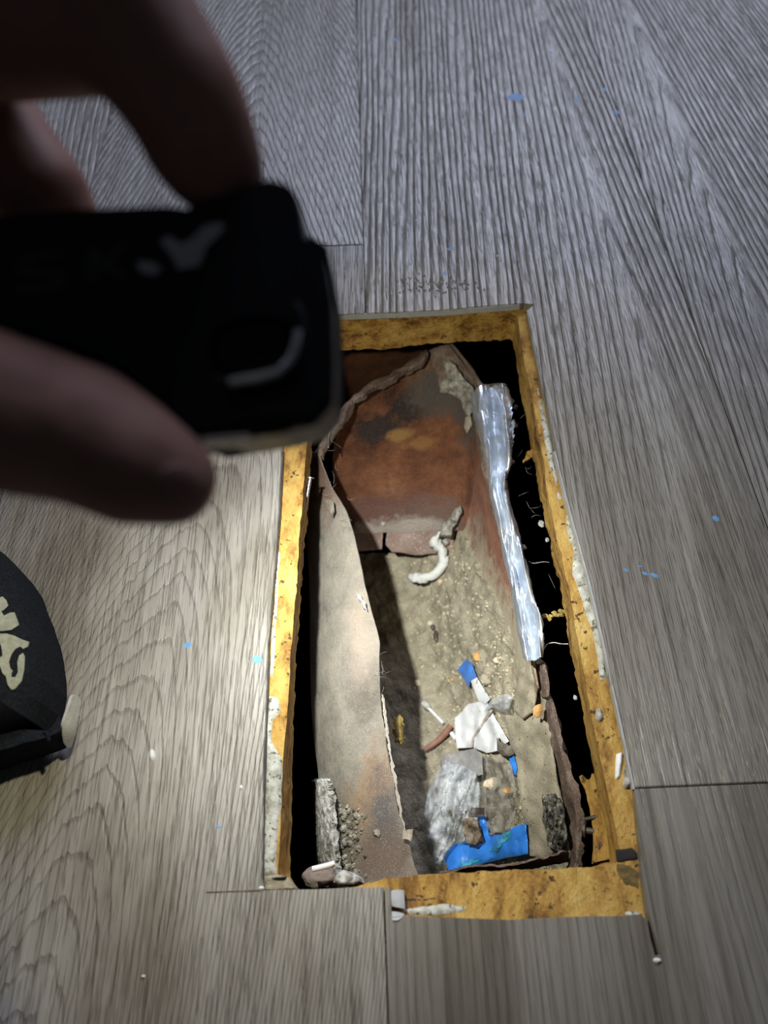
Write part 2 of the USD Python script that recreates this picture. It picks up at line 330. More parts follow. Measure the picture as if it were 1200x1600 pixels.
M_black = mat('black_plastic', [(.3, (.011, .012, .014)), (.7, (.016, .017, .02))], 300, .55, bump=.12, bscale=1500, dist=.0003, spec=.18)
M_bezel = mat('grey_bezel', [(.3, (.022, .023, .024)), (.7, (.03, .031, .032))], 300, .8, bump=.05, spec=.02)
M_shadeprint = mat('shaded_print', [(.3, (.030, .031, .032)), (.7, (.05, .05, .05))], 300, .6, bump=.05)  # same print, darkened to paint in the shade of the hand
M_strip = mat('pale_strip', [(.3, (.62, .62, .54)), (.7, (.7, .7, .62))], 300, .5, bump=.05)
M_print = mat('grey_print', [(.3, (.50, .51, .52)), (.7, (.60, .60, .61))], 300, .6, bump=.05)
M_lens = mat('lamp_lens', [(0, (.8, .8, .78)), (1, (.85, .85, .83))], 50, .2)
M_fabric = mat('black_fabric', [(.3, (.006, .007, .010)), (.55, (.012, .014, .019)), (.75, (.022, .025, .032))], 900, .95, bump=.5, bscale=1400, dist=.0005, spec=.08)
M_fabprint = mat('fabric_print', [(.3, (.22, .23, .18)), (.7, (.34, .35, .28))], 500, .85, bump=.3)
M_tabface = mat('grey_tab', [(.3, (.40, .40, .38)), (.7, (.52, .52, .5))], 300, .7)
M_skin = mat('skin', [(.3, (.25, .125, .10)), (.7, (.32, .17, .135))], 90, .6, bump=.25, bscale=700, dist=.0006, spec=.25)
M_nail = mat('finger_nail', [(.3, (.25, .13, .11)), (.7, (.31, .17, .14))], 90, .5, spec=.3, bump=.05)
M_fleckw = mat('white_fleck', [(.3, (.6, .6, .6)), (.7, (.75, .75, .75))], 200, .7)
M_tapegrey = mat('tape_mark', [(.3, (.25, .25, .25)), (.7, (.33, .33, .335))], 200, .45, bump=.1)
M_vedge = mat('vinyl_core', [(.3, (.33, .34, .36)), (.7, (.45, .46, .48))], 150, .6, bump=.3)
M_darkwood = mat('dark_wood', [(.3, (.07, .045, .015)), (.6, (.2, .14, .05)), (.8, (.36, .25, .08))], 200, .9, bump=.9)
M_shadeedge = mat('shaded_core', [(.3, (.07, .07, .075)), (.7, (.17, .17, .18))], 150, .7, bump=.4)  # vinyl core darkened to paint the shadow along the left cut
M_bag = usdkit.material(stage, lookpath('clear_film'), {'t': ('transparent_bsdf', {'color': (.86, .88, .9)}), 'g': ('principled_bsdf', {'base_color': (.82, .84, .87), 'roughness': .25}),
    'tc': ('texture_coordinate', {}), 'n': ('noise_texture', {'scale': 120, 'detail': 6}), 'mr': ('map_range', {'from_min': .35, 'from_max': .7, 'to_min': .04, 'to_max': .62, 'clamp': True}), 'm': ('mix_closure', {})},
    [('tc.object', 'n.vector'), ('n.fac', 'mr.value'), ('mr.result', 'm.fac'), ('t.BSDF', 'm.closure1'), ('g.BSDF', 'm.closure2')], surface='m.closure')

M_film = usdkit.material(stage, lookpath('dusty_film'), {'t': ('transparent_bsdf', {'color': (.9, .9, .9)}), 'g': ('principled_bsdf', {'base_color': (.55, .52, .46), 'roughness': .3}),
    'tc': ('texture_coordinate', {}), 'n': ('noise_texture', {'scale': 150, 'detail': 6}), 'mr': ('map_range', {'from_min': .4, 'from_max': .75, 'to_min': .05, 'to_max': .5, 'clamp': True}), 'm': ('mix_closure', {})},
    [('tc.object', 'n.vector'), ('n.fac', 'mr.value'), ('mr.result', 'm.fac'), ('t.BSDF', 'm.closure1'), ('g.BSDF', 'm.closure2')], surface='m.closure')

# ------------------------------------------------------------------ floor: planks, subfloor
VT = .0048      # vinyl thickness
floor = thing('floor', 'grey wood-look vinyl plank floor with a rectangular vent hole cut through it', None, None, 'structure')
vin_left = [(452, 560), (446, 640), (441, 705), (436, 800), (428, 900), (419, 1000), (416, 1100), (412, 1200), (410, 1300), (409, 1372), (412, 1392)]
vin_bot = [(500, 1389), (560, 1386), (609, 1386), (612, 1431), (640, 1431), (700, 1434), (800, 1437), (900, 1432), (960, 1431), (1000, 1429), (1012, 1437), (1018, 1470), (1024, 1493), (1031, 1491)]
vin_right = [(1012, 1425), (1004, 1366), (992, 1233), (981, 1177), (960, 1080), (954, 1066), (944, 1004), (923, 913), (900, 830), (884, 772), (868, 705), (858, 650), (847, 602), (831, 533), (823, 485), (834, 476), (812, 474)]
vin_top = [(700, 484), (600, 489), (540, 491), (458, 496)]
HOLE = Polygon([P(*p)[:2] for p in rough(vin_left + vin_bot + vin_right + vin_top, .8, 14, 5)]).buffer(0)
S0, S1, S2 = -.195, -.0065, .184
XS = [S0 - .57, S0 - .38, S0 - .19, S0, S1, S2, S2 + .19, S2 + .38, S2 + .57]
ENDS = [[.55], [.2], [.9], [-.2, .78 + .5], [.397], [.0596, 1.1], [.87], [.3], [.62]]
PM = {}
spec_ = {(4, 0): dict(x0=-.104, y0=.14, k=75, spacing=.0135, tone=.9, ring=.32, warp=.075, power=.55, bump=.8, slant=.22), (4, 1): dict(x0=-.088, y0=.6, k=28, spacing=.0036, tone=.8, ring=.42, warp=.01, dirn=.22, w=.02),
         (5, 1): dict(x0=.150, y0=.5, k=4.5, spacing=.0050, tone=.95, ring=.55, warp=.009, dirn=.045, w=.007, yw=1.8, bump=1.7, fade=(.16, .34)), (5, 0): dict(x0=.11, y0=-.3, k=4, spacing=.004, tone=.72, ring=.25, warp=.006, dirn=.03, w=.006, bump=.7),
         (6, 0): dict(x0=.225, y0=.44, k=9, spacing=.0042, tone=.82, ring=.55, warp=.009, dirn=.06, w=.009, yw=2.6, bump=1.4), (6, 1): dict(x0=.26, y0=.9, k=9, spacing=.004, tone=.9, ring=.5, warp=.009, dirn=.06, w=.008), (3, 0): dict(x0=-.30, y0=.3, k=12, spacing=.005, tone=.9, ring=.4, warp=.01, dirn=.1, w=.01)}
plank_at = {}
for i in range(1, len(XS)):
    ys = [-.45] + ENDS[i - 1 if i > 5 else i] + [1.9]
    ys = [-.45] + ENDS[min(i, 8)] + [1.9]
    for j in range(len(ys) - 1):
        g = box(XS[i - 1] + .0003, ys[j] + .00025, XS[i] - .0003, ys[j + 1] - .00025).difference(HOLE)
        parts = sorted(getattr(g, 'geoms', [g]), key=lambda q: -q.area)
        sp = spec_.get((i, j), dict(x0=XS[i - 1] + .05 + .09 * noise(np.array([i * 1.7, j * 2.3, 0.])), y0=.5, k=9, spacing=.0045, tone=.88, ring=.45, warp=.009, dirn=.07, w=.01))
        mm = plank_mat(f'vinyl_{i}_{j}', seed=i * 3 + j, **sp)
        for q in parts:
            if q.area < 1e-5: continue
            a = trimesh.creation.extrude_polygon(q, VT - .0004, engine='earcut'); a.apply_translation([0, 0, -VT])
            sh = q.buffer(-.00035)
            sh = max(getattr(sh, 'geoms', [sh]), key=lambda s: s.area)
            b = trimesh.creation.extrude_polygon(sh, .0005, engine='earcut'); b.apply_translation([0, 0, -.0005])
            o = obj('plank', trimesh.util.concatenate([a, b]), mm, floor, smooth=False)
            plank_at.setdefault((i, j), o)


def side(top, bot, n):
    out = []
    for c in (top, bot):
        c = np.array(c, float); d = np.r_[0, np.cumsum(np.linalg.norm(np.diff(c[:, :2], axis=0), axis=1))]
        s = np.linspace(0, d[-1], n, endpoint=False); out.append(np.c_[[np.interp(s, d, c[:, k]) for k in range(3)]].T)
    return out


ZT, ZB = -VT, -.027
lt = [P(x, y, ZT) for x, y in [(435, 1372), (438, 1300), (441, 1200), (450, 1100), (456, 1000), (464, 900), (471, 800), (476, 740), (480, 690), (487, 600), (490, 530)]]
lb = [P(x, y, ZB) for x, y in [(453, 1372), (455, 1300), (457, 1200), (460, 1100), (466, 1000), (472, 900), (480, 800), (485, 740), (488, 690), (493, 620), (496, 563)]]
tt = [P(x, y, ZT) for x, y in [(490, 500), (540, 495), (600, 493), (700, 488), (798, 482)]]
tb = [P(x, y, ZB) for x, y in [(496, 553), (540, 547), (600, 545), (660, 538), (740, 533), (800, 530)]]
rt = [P(x, y, ZT) for x, y in [(808, 490), (815, 540), (822, 580), (835, 640), (846, 700), (858, 783), (873, 850), (888, 917), (903, 1001), (926, 1131), (936, 1177), (958, 1275), (967, 1325)]]
rb = [P(x, y, ZB) for x, y in [(801, 532), (806, 560), (815, 620), (828, 690), (845, 783), (860, 850), (875, 917), (888, 1001), (914, 1131), (923, 1177), (943, 1275), (950, 1325)]]
bt = [P(x, y, ZT) for x, y in [(975, 1345), (940, 1352), (900, 1356), (800, 1360), (700, 1364), (620, 1372), (575, 1380), (520, 1396), (456, 1400)]]
bb = [p + [0, .0015, ZB - ZT] for p in bt]
ct, cb = [], []
for a, b, n in ((lt, lb, 170), (tt, tb, 120), (rt, rb, 200), (bt, bb, 140)):
    x, y = side(a, b, n); ct.append(x); cb.append(y)
ct, cb = np.vstack(ct), np.vstack(cb)
cen = np.array([.02, .17])
def jit(c, amp, f, s): 
    o = c[:, :2] - cen; o /= np.linalg.norm(o, axis=1, keepdims=True); q = c.copy(); q[:, :2] += o * ((fbm(c * f, 4, s) - .5) * 2 * amp)[:, None]; return q
ct, cb = jit(ct, .0011, 160, 3), jit(cb, .0016, 260, 4)
NR = 9; rows = []
for k in range(NR):
    t = k / (NR - 1); r = ct * (1 - t) + cb * t
    if 0 < k < NR - 1: r = jit(r, .0009, 300, 9)
    rows.append(r)
n = len(ct)
hp = Polygon(ct[:, :2]).buffer(0)
ring_out = Polygon(ct[:, :2]).buffer(.03)
def cap(contour, up):
    outer = box(-.95, -.45, .95, 1.9)
    near = Polygon(contour[:, :2]).buffer(0)
    m = trimesh.creation.triangulate_polygon(outer.difference(near), engine='earcut')
    v = np.c_[m[0], np.full(len(m[0]), contour[:, 2].mean())]; f = m[1]
    s = np.cross(v[f[:, 1]] - v[f[:, 0]], v[f[:, 2]] - v[f[:, 0]])[:, 2]
    f = f.copy(); f[(s < 0) == up] = f[(s < 0) == up][:, ::-1]
    return trimesh.Trimesh(v, f, process=False)
V = np.vstack(rows); T = []
for k in range(NR - 1):
    for j in range(n):
        a, b = k * n + j, k * n + (j + 1) % n
        T += [[a, b, b + n], [a, b + n, a + n]]
wall_ = trimesh.Trimesh(V, T, process=False)
nn = normals(V, np.array(T)); 
if ((V[:, :2] - cen) * nn[:, :2]).sum() > 0: wall_.invert()
obj('subfloor_board', trimesh.util.concatenate([cap(ct, True), cap(cb, False), wall_]), M_wood, floor, smooth=50, label='yellow chipboard subfloor edge framing the hole')

# crusts of glue and filler left on the board
def crust(name, poly, m_, h=.0022, z=ZT, label=None, seed=1, edge=8, step=3.5, amp=3):
    return obj(name, patch(rough(poly, amp, 10, seed), z - .0002, h, step, edge, seed), m_, floor, smooth=60, label=label)
crust('glue_residue', [(838, 590), (850, 640), (867, 715), (872, 765), (880, 778), (874, 785), (862, 740), (850, 690), (843, 650)], M_resid, seed=2)
crust('glue_residue', [(884, 792), (899, 832), (918, 888), (922, 913), (942, 1004), (950, 1062), (938, 1064), (934, 1040), (924, 985), (906, 935), (893, 900), (895, 860), (886, 830)], M_resid, seed=3)
crust('glue_residue', [(420, 1085), (434, 1088), (440, 1112), (428, 1128), (425, 1160), (441, 1185), (440, 1240), (436, 1300), (433, 1366), (412, 1368), (413, 1250), (416, 1150)], M_resid, .002, seed=4)
crust('glue_residue', [(432, 860), (438, 862), (432, 960), (429, 1050), (421, 1080), (424, 990)], M_resid, .0014, seed=14, edge=4)
crust('glue_residue', [(625, 1424), (660, 1415), (700, 1413), (731, 1417), (720, 1426), (690, 1432), (640, 1432)], M_resid, .0009, seed=5, amp=6, step=3)
crust('paint_chip', [(962, 1178), (974, 1174), (972, 1190), (968, 1217), (960, 1219)], M_white, .002, seed=6, edge=3, amp=1, step=2.5)
crust('glue_residue', [(975, 1192), (984, 1205), (986, 1228), (976, 1236), (970, 1226), (974, 1212)], M_seal, .004, seed=7, edge=4, step=2.5)
crust('glue_residue', [(930, 1108), (938, 1105), (943, 1124), (936, 1130), (929, 1122)], M_seal, .002, seed=8, edge=4, step=2.5, amp=1.5)
crust('glue_residue', [(975, 1425), (990, 1422), (1004, 1428), (996, 1436), (978, 1434)], M_resid, .003, seed=10, edge=5, step=2.5, amp=1)
crust('grime_and_shade', [(962, 1328), (986, 1326), (996, 1334), (998, 1346), (966, 1348)], M_soil, .0009, seed=21, edge=4, amp=4, step=2.5)  # dark crust paints the shade of the corner notch
crust('grime_and_shade', [(962, 1352), (985, 1350), (998, 1366), (996, 1392), (974, 1388), (964, 1370)], M_darkwood, .0006, seed=22, edge=9, amp=9, step=2.5)
crust('grime_and_shade', [(412, 1369), (432, 1366), (452, 1371), (470, 1392), (440, 1394), (414, 1394)], M_dirt, .003, seed=25, edge=5, amp=2, step=2.5)
crust('grime_and_shade', [(422, 1371), (448, 1369), (452, 1376), (428, 1378)], M_soil, .0042, seed=26, edge=3, amp=2, step=2.5)  # black crust painted in place of the shaded gap at the corner
crust('grime_and_shade', [(612, 1398), (660, 1404), (712, 1398), (700, 1404), (664, 1410), (634, 1408)], M_darkstain, .0004, seed=23, edge=4, amp=3, step=3)
# flaps of vinyl tongue beside the near edge, and a pale core line on the cut
t1 = sheet([[(611, 1392, -.0015), (620, 1390, -.001), (631, 1391, -.0016)], [(611, 1405, -.0012), (621, 1404, -.0008), (632, 1405, -.0015)], [(612, 1416, -.0014), (622, 1418, -.0009), (633, 1420, -.0018)]], (14, 10), .0016, .0001, 200, seed=3)
obj('vinyl_tongue', t1, M_vedge, floor, label='pale grey vinyl tongue left at the near edge of the hole')
t2 = sheet([[(612, 1424, -.0012), (622, 1425, -.001), (632, 1428, -.0016)], [(613, 1438, .0004), (621, 1438, .0006), (629, 1432, .0002)]], (10, 8), .0014, .0001, 200, seed=4)
obj('vinyl_tongue', t2, M_vedge, floor, label='small pale grey vinyl tongue stub')
def edge_strip(a, b, n_, seed):
    xs = np.linspace(0, 1, n_); pa = np.array(a, float); d = np.linspace(0, 1, len(pa))
    q = np.c_[np.interp(xs, d, pa[:, 0]), np.interp(xs, d, pa[:, 1])]
    return sheet([[(x, y, -.0003) for x, y in q], [(x + b[0], y + b[1], -.0036) for x, y in q]], (6, n_ * 3), .0008, .0003, 300, seed=seed)
obj('cut_edge', edge_strip([(500, 494), (540, 491.5), (600, 489.5), (700, 484.5), (812, 476)], (0, 8), 20, 3), M_vedge, floor, label='pale cut edge of the vinyl')
obj('cut_edge', edge_strip([(441, 705), (436, 800), (428, 900), (419, 1000), (416, 1100), (412, 1200), (410, 1300), (409, 1370)], (3.5, 1), 40, 7), M_shadeedge, floor, label='cut edge of the vinyl with shadow painted in')
obj('cut_edge', edge_strip([(868, 705), (884, 772), (900, 830), (923, 913), (944, 1004), (960, 1080), (981, 1177), (992, 1233)], (-3, 2), 30, 5), M_vedge, floor, label='pale cut edge of the vinyl')

# paint flecks, crumbs and marks on the planks
def plank_of(px, py):
    x, y, _ = P(px, py)
    for i in range(1, len(XS)):
        if XS[i - 1] < x < XS[i]:
            js = [j for (a, j) in plank_at if a == i]
            ys = [-.45] + ENDS[min(i, 8)] + [1.9]
            return plank_at[(i, max(j for j in js if ys[j] <= y))]
def mark(name, poly, m_, label=None, h=.0003, seed=1, amp=1.2, step=2.5, edge=2):
    c = np.mean(poly, 0)
    obj(name, patch(rough(poly, amp, 4, seed), -.0001, h, step, edge, seed), m_, plank_of(*c), smooth=60, label=label)
for k, (x, y, a, b, th) in enumerate([(293, 1008, 9, 5, -.35), (402, 1031, 9, 7, 0), (342, 1292, 5, 4, .4), (703, 389, 6, 3.5, -.1), (641, 413, 3, 3, 0), (695, 428, 3.5, 3.5, 0), (806, 152, 15, 7, 0), (818, 180, 4, 3, 0),
                                      (900, 155, 5, 4, 0), (945, 140, 4, 4, 0), (963, 176, 5, 4, .5), (1023, 899, 8, 4, .35), (1008, 896, 6, 3, .4), (978, 891, 6, 3, .5), (1000, 885, 5, 2, .2), (1118, 810, 7, 5, .6), (617, 62, 5, 3, 0), (860, 82, 4, 3, 0)]):
    g = np.linspace(0, 2 * np.pi, 14, endpoint=False)
    mark('paint_fleck', [(x + a * np.cos(t) * math.cos(th) - b * np.sin(t) * math.sin(th), y + a * np.cos(t) * math.sin(th) + b * np.sin(t) * math.cos(th)) for t in g], M_bluepaint, 'small blue paint fleck', seed=k + 1, amp=1.0)
for k, (x, y, a, b) in enumerate([(238, 1180, 5, 10), (1027, 1501, 7, 5), (224, 1526, 4, 3), (777, 400, 3, 2), (377, 1231, 3, 4), (408, 1388, 5, 4)]):
    g = np.linspace(0, 2 * np.pi, 12, endpoint=False)
    mark('white_crumb', [(x + a * np.cos(t), y + b * np.sin(t)) for t in g], M_fleckw, 'small white crumb', h=.0012, seed=k + 31, amp=1)
mark('tape_smear', [(374, 1452), (440, 1449), (520, 1447), (592, 1449), (592, 1465), (520, 1468), (440, 1466), (376, 1464)], M_tapegrey, 'faint grey tape smear', h=.0001, step=5, edge=4)
scr = sheet([[(322, 1393.5, .0002), (370, 1391.5, .0002), (408, 1390, .0002)], [(322, 1395, .0002), (370, 1393.5, .0002), (408, 1392.5, .0002)]], (3, 30), .0003, .0001, 300)
obj('saw_mark', scr, M_oldsteel, plank_of(370, 1393), label='thin dark saw overcut')
sc = []
for k in range(130):
    x, y = 688 + 62 * RNG.normal() * .75, 446 + 7 * RNG.normal()
    if not 620 < x < 760: continue
    q = [(x + dx * (.4 + RNG.random()) * 1.5, y + dy * (.4 + RNG.random() * 1.6) * 1.4) for dx, dy in ((-1, -.6), (.2, -1), (1, -.3), (.8, .7), (-.1, 1), (-.9, .5))]
    w = np.array([P(a, b, .00012) for a, b in q[::-1]]); sc.append(trimesh.Trimesh(np.vstack([w, [w.mean(0) + [0, 0, .0001]]]), [[j, (j + 1) % 6, 6] for j in range(6)], process=False))
obj('dirt_scuff', trimesh.util.concatenate(sc), M_scuff, plank_of(690, 446), smooth=False, label='brown dirt scuff by the far edge of the hole', kind='stuff')

# ------------------------------------------------------------------ crawl space under the floor
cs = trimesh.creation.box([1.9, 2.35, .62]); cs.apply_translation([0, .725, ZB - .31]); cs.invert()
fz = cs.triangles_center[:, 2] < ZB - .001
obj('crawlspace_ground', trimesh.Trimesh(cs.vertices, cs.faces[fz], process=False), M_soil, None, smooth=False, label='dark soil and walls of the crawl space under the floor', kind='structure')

# ------------------------------------------------------------------ the rusty duct boot
duct = thing('duct_boot', 'rusty torn sheet-metal floor duct boot inside the hole in the floor', 'duct')
far = sheet([[(540, 648, -.048), (600, 610, -.043), (664, 568, -.040), (700, 541, -.034), (730, 590, -.036), (742, 625, -.037)],
             [(520, 715, -.078), (580, 700, -.076), (640, 690, -.075), (690, 685, -.075), (728, 692, -.070), (752, 690, -.052)],
             [(522, 790, -.106), (580, 785, -.105), (640, 780, -.105), (690, 780, -.103), (730, 780, -.094), (772, 775, -.062)],
             [(528, 836, -.126), (580, 833, -.125), (640, 831, -.125), (690, 829, -.122), (735, 830, -.108), (788, 830, -.068)]], (90, 80), .0009, .0016, 60, (.0, 0, 0, 0), seed=2)
obj('far_wall', far, M_rust, duct, smooth=60, label='orange-brown rusted far wall')
rightw = sheet([[(735, 598, -.035), (738, 660, -.06), (728, 720, -.085)], [(752, 680, -.035), (745, 740, -.07), (722, 800, -.108)], [(776, 770, -.035), (755, 820, -.08), (705, 870, -.135)],
                [(798, 860, -.035), (770, 910, -.08), (705, 960, -.14)], [(815, 940, -.035), (790, 985, -.075), (725, 1040, -.135)], [(833, 1030, -.035), (810, 1070, -.07), (765, 1100, -.12)],
                [(840, 1075, -.04), (828, 1110, -.075), (795, 1150, -.12)]], (120, 40), .0009, .0008, 60, (0, 0, .05, 0), seed=5)
obj('side_wall', rightw, M_rustred, duct, smooth=60, label='reddish inner side wall')
def stained(name, stops, blots, scale, bump=1.0, dist=.0016, speck=(.36, .25, .19)):
    """rust with blots of other colour: (centre, half sizes, colour, softness), each with a ragged noise edge"""
    N = {'tc': ('texture_coordinate', {}), 'n': ('noise_texture', {'scale': scale, 'detail': 9, 'roughness': .75}), 'r': ('rgb_ramp', {'ramp': stops}),
         'bn': ('noise_texture', {'scale': 520, 'detail': 8, 'roughness': .65}), 'bp': ('bump', {'strength': bump, 'distance': dist}), 'p': ('principled_bsdf', {'roughness': .9, 'specular_ior_level': .3}),
         'en': ('noise_texture', {'scale': 130, 'detail': 8, 'roughness': .75}), 's': ('noise_texture', {'scale': 2600, 'detail': 2}), 'sr': ('map_range', {'from_min': .64, 'from_max': .7, 'clamp': True}), 'sm': ('mix_color', {'b': speck})}
    L = [('tc.object', 'n.vector'), ('n.fac', 'r.fac'), ('tc.object', 'bn.vector'), ('bn.fac', 'bp.height'), ('bp.normal', 'p.normal'), ('tc.object', 'en.vector'), ('tc.object', 's.vector'), ('s.fac', 'sr.value')]
    last = 'r.color'
    for k, (c, h, col, soft) in enumerate(blots):
        sc = 1 / np.array(h)
        N |= {f'm{k}': ('mapping', {'scale': sc, 'location': -np.array(c) * sc}), f'l{k}': ('vector_math', {'math_type': 'length'}), f'a{k}': ('math', {'math_type': 'multiply_add', 'value2': 3.2}),
              f'q{k}': ('map_range', {'from_min': 2.75 - soft, 'from_max': 2.75 + soft, 'to_min': 1.0, 'to_max': 0.0, 'clamp': True}), f'x{k}': ('mix_color', {'b': col})}
        L += [('tc.object', f'm{k}.vector'), (f'm{k}.vector', f'l{k}.vector1'), ('en.fac', f'a{k}.value1'), (f'l{k}.value', f'a{k}.value3'), (f'a{k}.value', f'q{k}.value'), (f'q{k}.result', f'x{k}.fac'), (last, f'x{k}.a')]
        last = f'x{k}.result'
    L += [('sr.result', 'sm.fac'), (last, 'sm.a'), ('sm.result', 'p.base_color')]
    return usdkit.material(stage, lookpath(name), N, L, surface='p.BSDF')
fh = lambda x, y: hits([(x, y)], far)[0]
M_far = stained('far_rust', [(.3, (.055, .028, .022)), (.43, (.15, .06, .034)), (.56, (.25, .10, .05)), (.70, (.37, .18, .09))],
    [(fh(590, 668), (.014, .012, .008), (.055, .04, .038), .35), (fh(636, 636), (.011, .010, .010), (.05, .036, .034), .35), (fh(690, 612), (.019, .012, .014), (.12, .105, .095), .4), (fh(735, 640), (.009, .02, .02), (.13, .11, .1), .4),
     (fh(625, 680), (.008, .004, .003), (.42, .24, .09), .4), (fh(655, 692), (.009, .004, .003), (.36, .18, .065), .4), (fh(610, 800), (.034, .012, .011), (.17, .085, .07), .5), (fh(690, 805), (.026, .011, .010), (.19, .12, .10), .5), (fh(640, 826), (.04, .008, .006), (.42, .37, .33), .45)], 38)
UsdShade.MaterialBindingAPI(stage.GetPrimAtPath('/World/duct_boot/far_wall')).Bind(M_far)
rim = sheet([[(484, 716, -.046), (500, 716, -.040), (508, 722, -.046)], [(494, 694, -.040), (510, 692, -.036), (524, 690, -.044)], [(510, 662, -.037), (528, 662, -.033), (545, 662, -.043)], [(532, 634, -.036), (545, 634, -.032), (556, 642, -.042)],
             [(570, 602, -.036), (580, 608, -.031), (590, 618, -.042)], [(615, 576, -.036), (625, 584, -.031), (632, 595, -.041)], [(655, 549, -.035), (662, 560, -.031), (660, 580, -.040)], [(664, 546, -.036), (670, 552, -.033), (668, 566, -.041)]], (130, 20), .0010, .0019, 130, (0, 0, .25, .35), ragf=24, seed=8)
obj('folded_rim', rim, M_brown, duct, smooth=60, label='dusty bent rim flange')
lo_ = lambda x, y, m=None: hits([(x, y)], rightw)[0]
dcol = (.44, .39, .29)
M_side = stained('side_rust', [(.28, (.12, .06, .045)), (.45, (.23, .10, .065)), (.6, (.31, .15, .10)), (.75, (.38, .23, .16))],
    [(P(x, y, z), (.011, .016, .016), dcol, .55) for x, y, z in ((716, 850, -.115), (738, 890, -.096), (752, 930, -.084), (776, 965, -.073), (800, 1005, -.062), (822, 1045, -.052))] + [(P(742, 830, -.085), (.004, .012, .012), (.30, .25, .20), .5)], 34, .8, .001)
UsdShade.MaterialBindingAPI(stage.GetPrimAtPath('/World/duct_boot/side_wall')).Bind(M_side)
sf = sheet([[(734, 628, -.040), (746, 630, -.0335), (756, 632, -.036)], [(742, 690, -.041), (754, 690, -.0335), (767, 690, -.036)], [(754, 745, -.041), (766, 745, -.0335), (778, 745, -.036)], [(769, 805, -.041), (778, 805, -.0335), (788, 805, -.036)], [(784, 862, -.041), (792, 862, -.0335), (799, 862, -.036)], [(798, 915, -.041), (804, 915, -.034), (810, 915, -.036)], [(806, 965, -.041), (810, 965, -.035), (815, 965, -.036)]], (120, 14), .0009, .0009, 120, (0, .02, .22, .1), seed=15)
obj('side_flange', sf, M_brown, duct, smooth=60, label='dusty grey-brown bent flange along the right rim')
apex = sheet([[(668, 548, -.037), (690, 540, -.033), (702, 538, -.032)], [(668, 568, -.042), (700, 560, -.036), (724, 570, -.033)], [(672, 588, -.048), (706, 592, -.044), (744, 600, -.034)], [(690, 610, -.052), (722, 620, -.05), (750, 630, -.036)]], (50, 40), .0009, .0012, 100, (0, .12, 0, 0), seed=11)
obj('top_corner', apex, M_brown, duct, smooth=60, label='dull brown corner of the boot')
rr_ = sheet([[(702, 538, -.032), (708, 538, -.030), (712, 545, -.036)], [(730, 575, -.033), (737, 574, -.031), (741, 580, -.038)], [(748, 604, -.034), (757, 601, -.032), (760, 606, -.04)], [(790, 600, -.035), (797, 600, -.033), (800, 604, -.04)]], (50, 10), .0008, .0005, 150, (0, .1, 0, 0), seed=12)
obj('corner_rim', rr_, M_brown, duct, smooth=60)
flap = sheet([[(478, 708, -.066), (488, 706, -.048), (497, 712, -.037)], [(474, 760, -.072), (495, 760, -.050), (519, 762, -.039)], [(477, 805, -.078), (505, 802, -.052), (546, 806, -.040)], [(482, 900, -.082), (520, 900, -.055), (569, 900, -.042)], [(484, 1000, -.084), (525, 1000, -.056), (595, 1004, -.043)],
              [(486, 1100, -.084), (532, 1100, -.056), (600, 1100, -.043)], [(496, 1200, -.082), (545, 1200, -.056), (614, 1200, -.043)], [(512, 1300, -.074), (562, 1300, -.053), (636, 1300, -.041)], [(526, 1392, -.066), (580, 1386, -.046), (664, 1378, -.037)]], (190, 60), .0009, .0007, 50, (0, 0, 0, .045), ragf=22, seed=4)
flh = lambda x, y: hits([(x, y)], flap)[0]
M_flap = stained('flap_dust', [(.28, (.11, .102, .088)), (.42, (.215, .198, .168)), (.58, (.29, .265, .22)), (.7, (.35, .30, .235))],
    [(flh(505, 735), (.012, .022, .02), (.20, .135, .105), .7), (flh(592, 1240), (.008, .016, .01), (.31, .20, .12), .6), (flh(565, 1270), (.010, .010, .01), (.29, .20, .13), .6), (flh(600, 1295), (.007, .022, .012), (.12, .11, .105), .6), (flh(590, 1350), (.020, .010, .012), (.17, .125, .10), .7),
     (flh(575, 1080), (.010, .012, .01), (.15, .13, .11), .6), (flh(530, 1310), (.010, .014, .01), (.17, .16, .12), .5), (flh(562, 985), (.006, .02, .01), (.38, .32, .26), .8)], 60, .8, .0007, (.62, .58, .5))
obj('torn_flap', flap, M_flap, duct, smooth=60, label='dusty grey-brown torn side flap')
lin = sheet([[(596, 1085, -.0425), (603, 1085, -.0445)], [(600, 1130, -.0425), (608, 1130, -.0445)], [(609, 1190, -.0425), (618, 1190, -.0445)], [(618, 1240, -.0415), (625, 1240, -.0435)], [(632, 1305, -.0405), (639, 1304, -.0425)]], (140, 8), .0006, .0006, 300, (0, 0, .5, .75), ragf=45, seed=6)
obj('torn_edge', lin, M_pale, duct, smooth=60, label='pale torn edge of the flap')
tabm = sheet([[(630, 1302, -.038), (638, 1296, -.035), (645, 1297, -.034)], [(628, 1311, -.038), (638, 1312, -.035), (643, 1316, -.036)]], (12, 12), .0007, .0004, 300, seed=2)
obj('bent_tab', tabm, M_pale, duct, smooth=60, label='small pale bent tab')
bulge = sheet([[(506, 780, -.043), (520, 785, -.036), (523, 800, -.039)], [(508, 790, -.044), (516, 800, -.038), (519, 808, -.041)]], (12, 12), .0006, .0005, 300, seed=12)
obj('bent_tab', bulge, M_dust, duct, smooth=60)
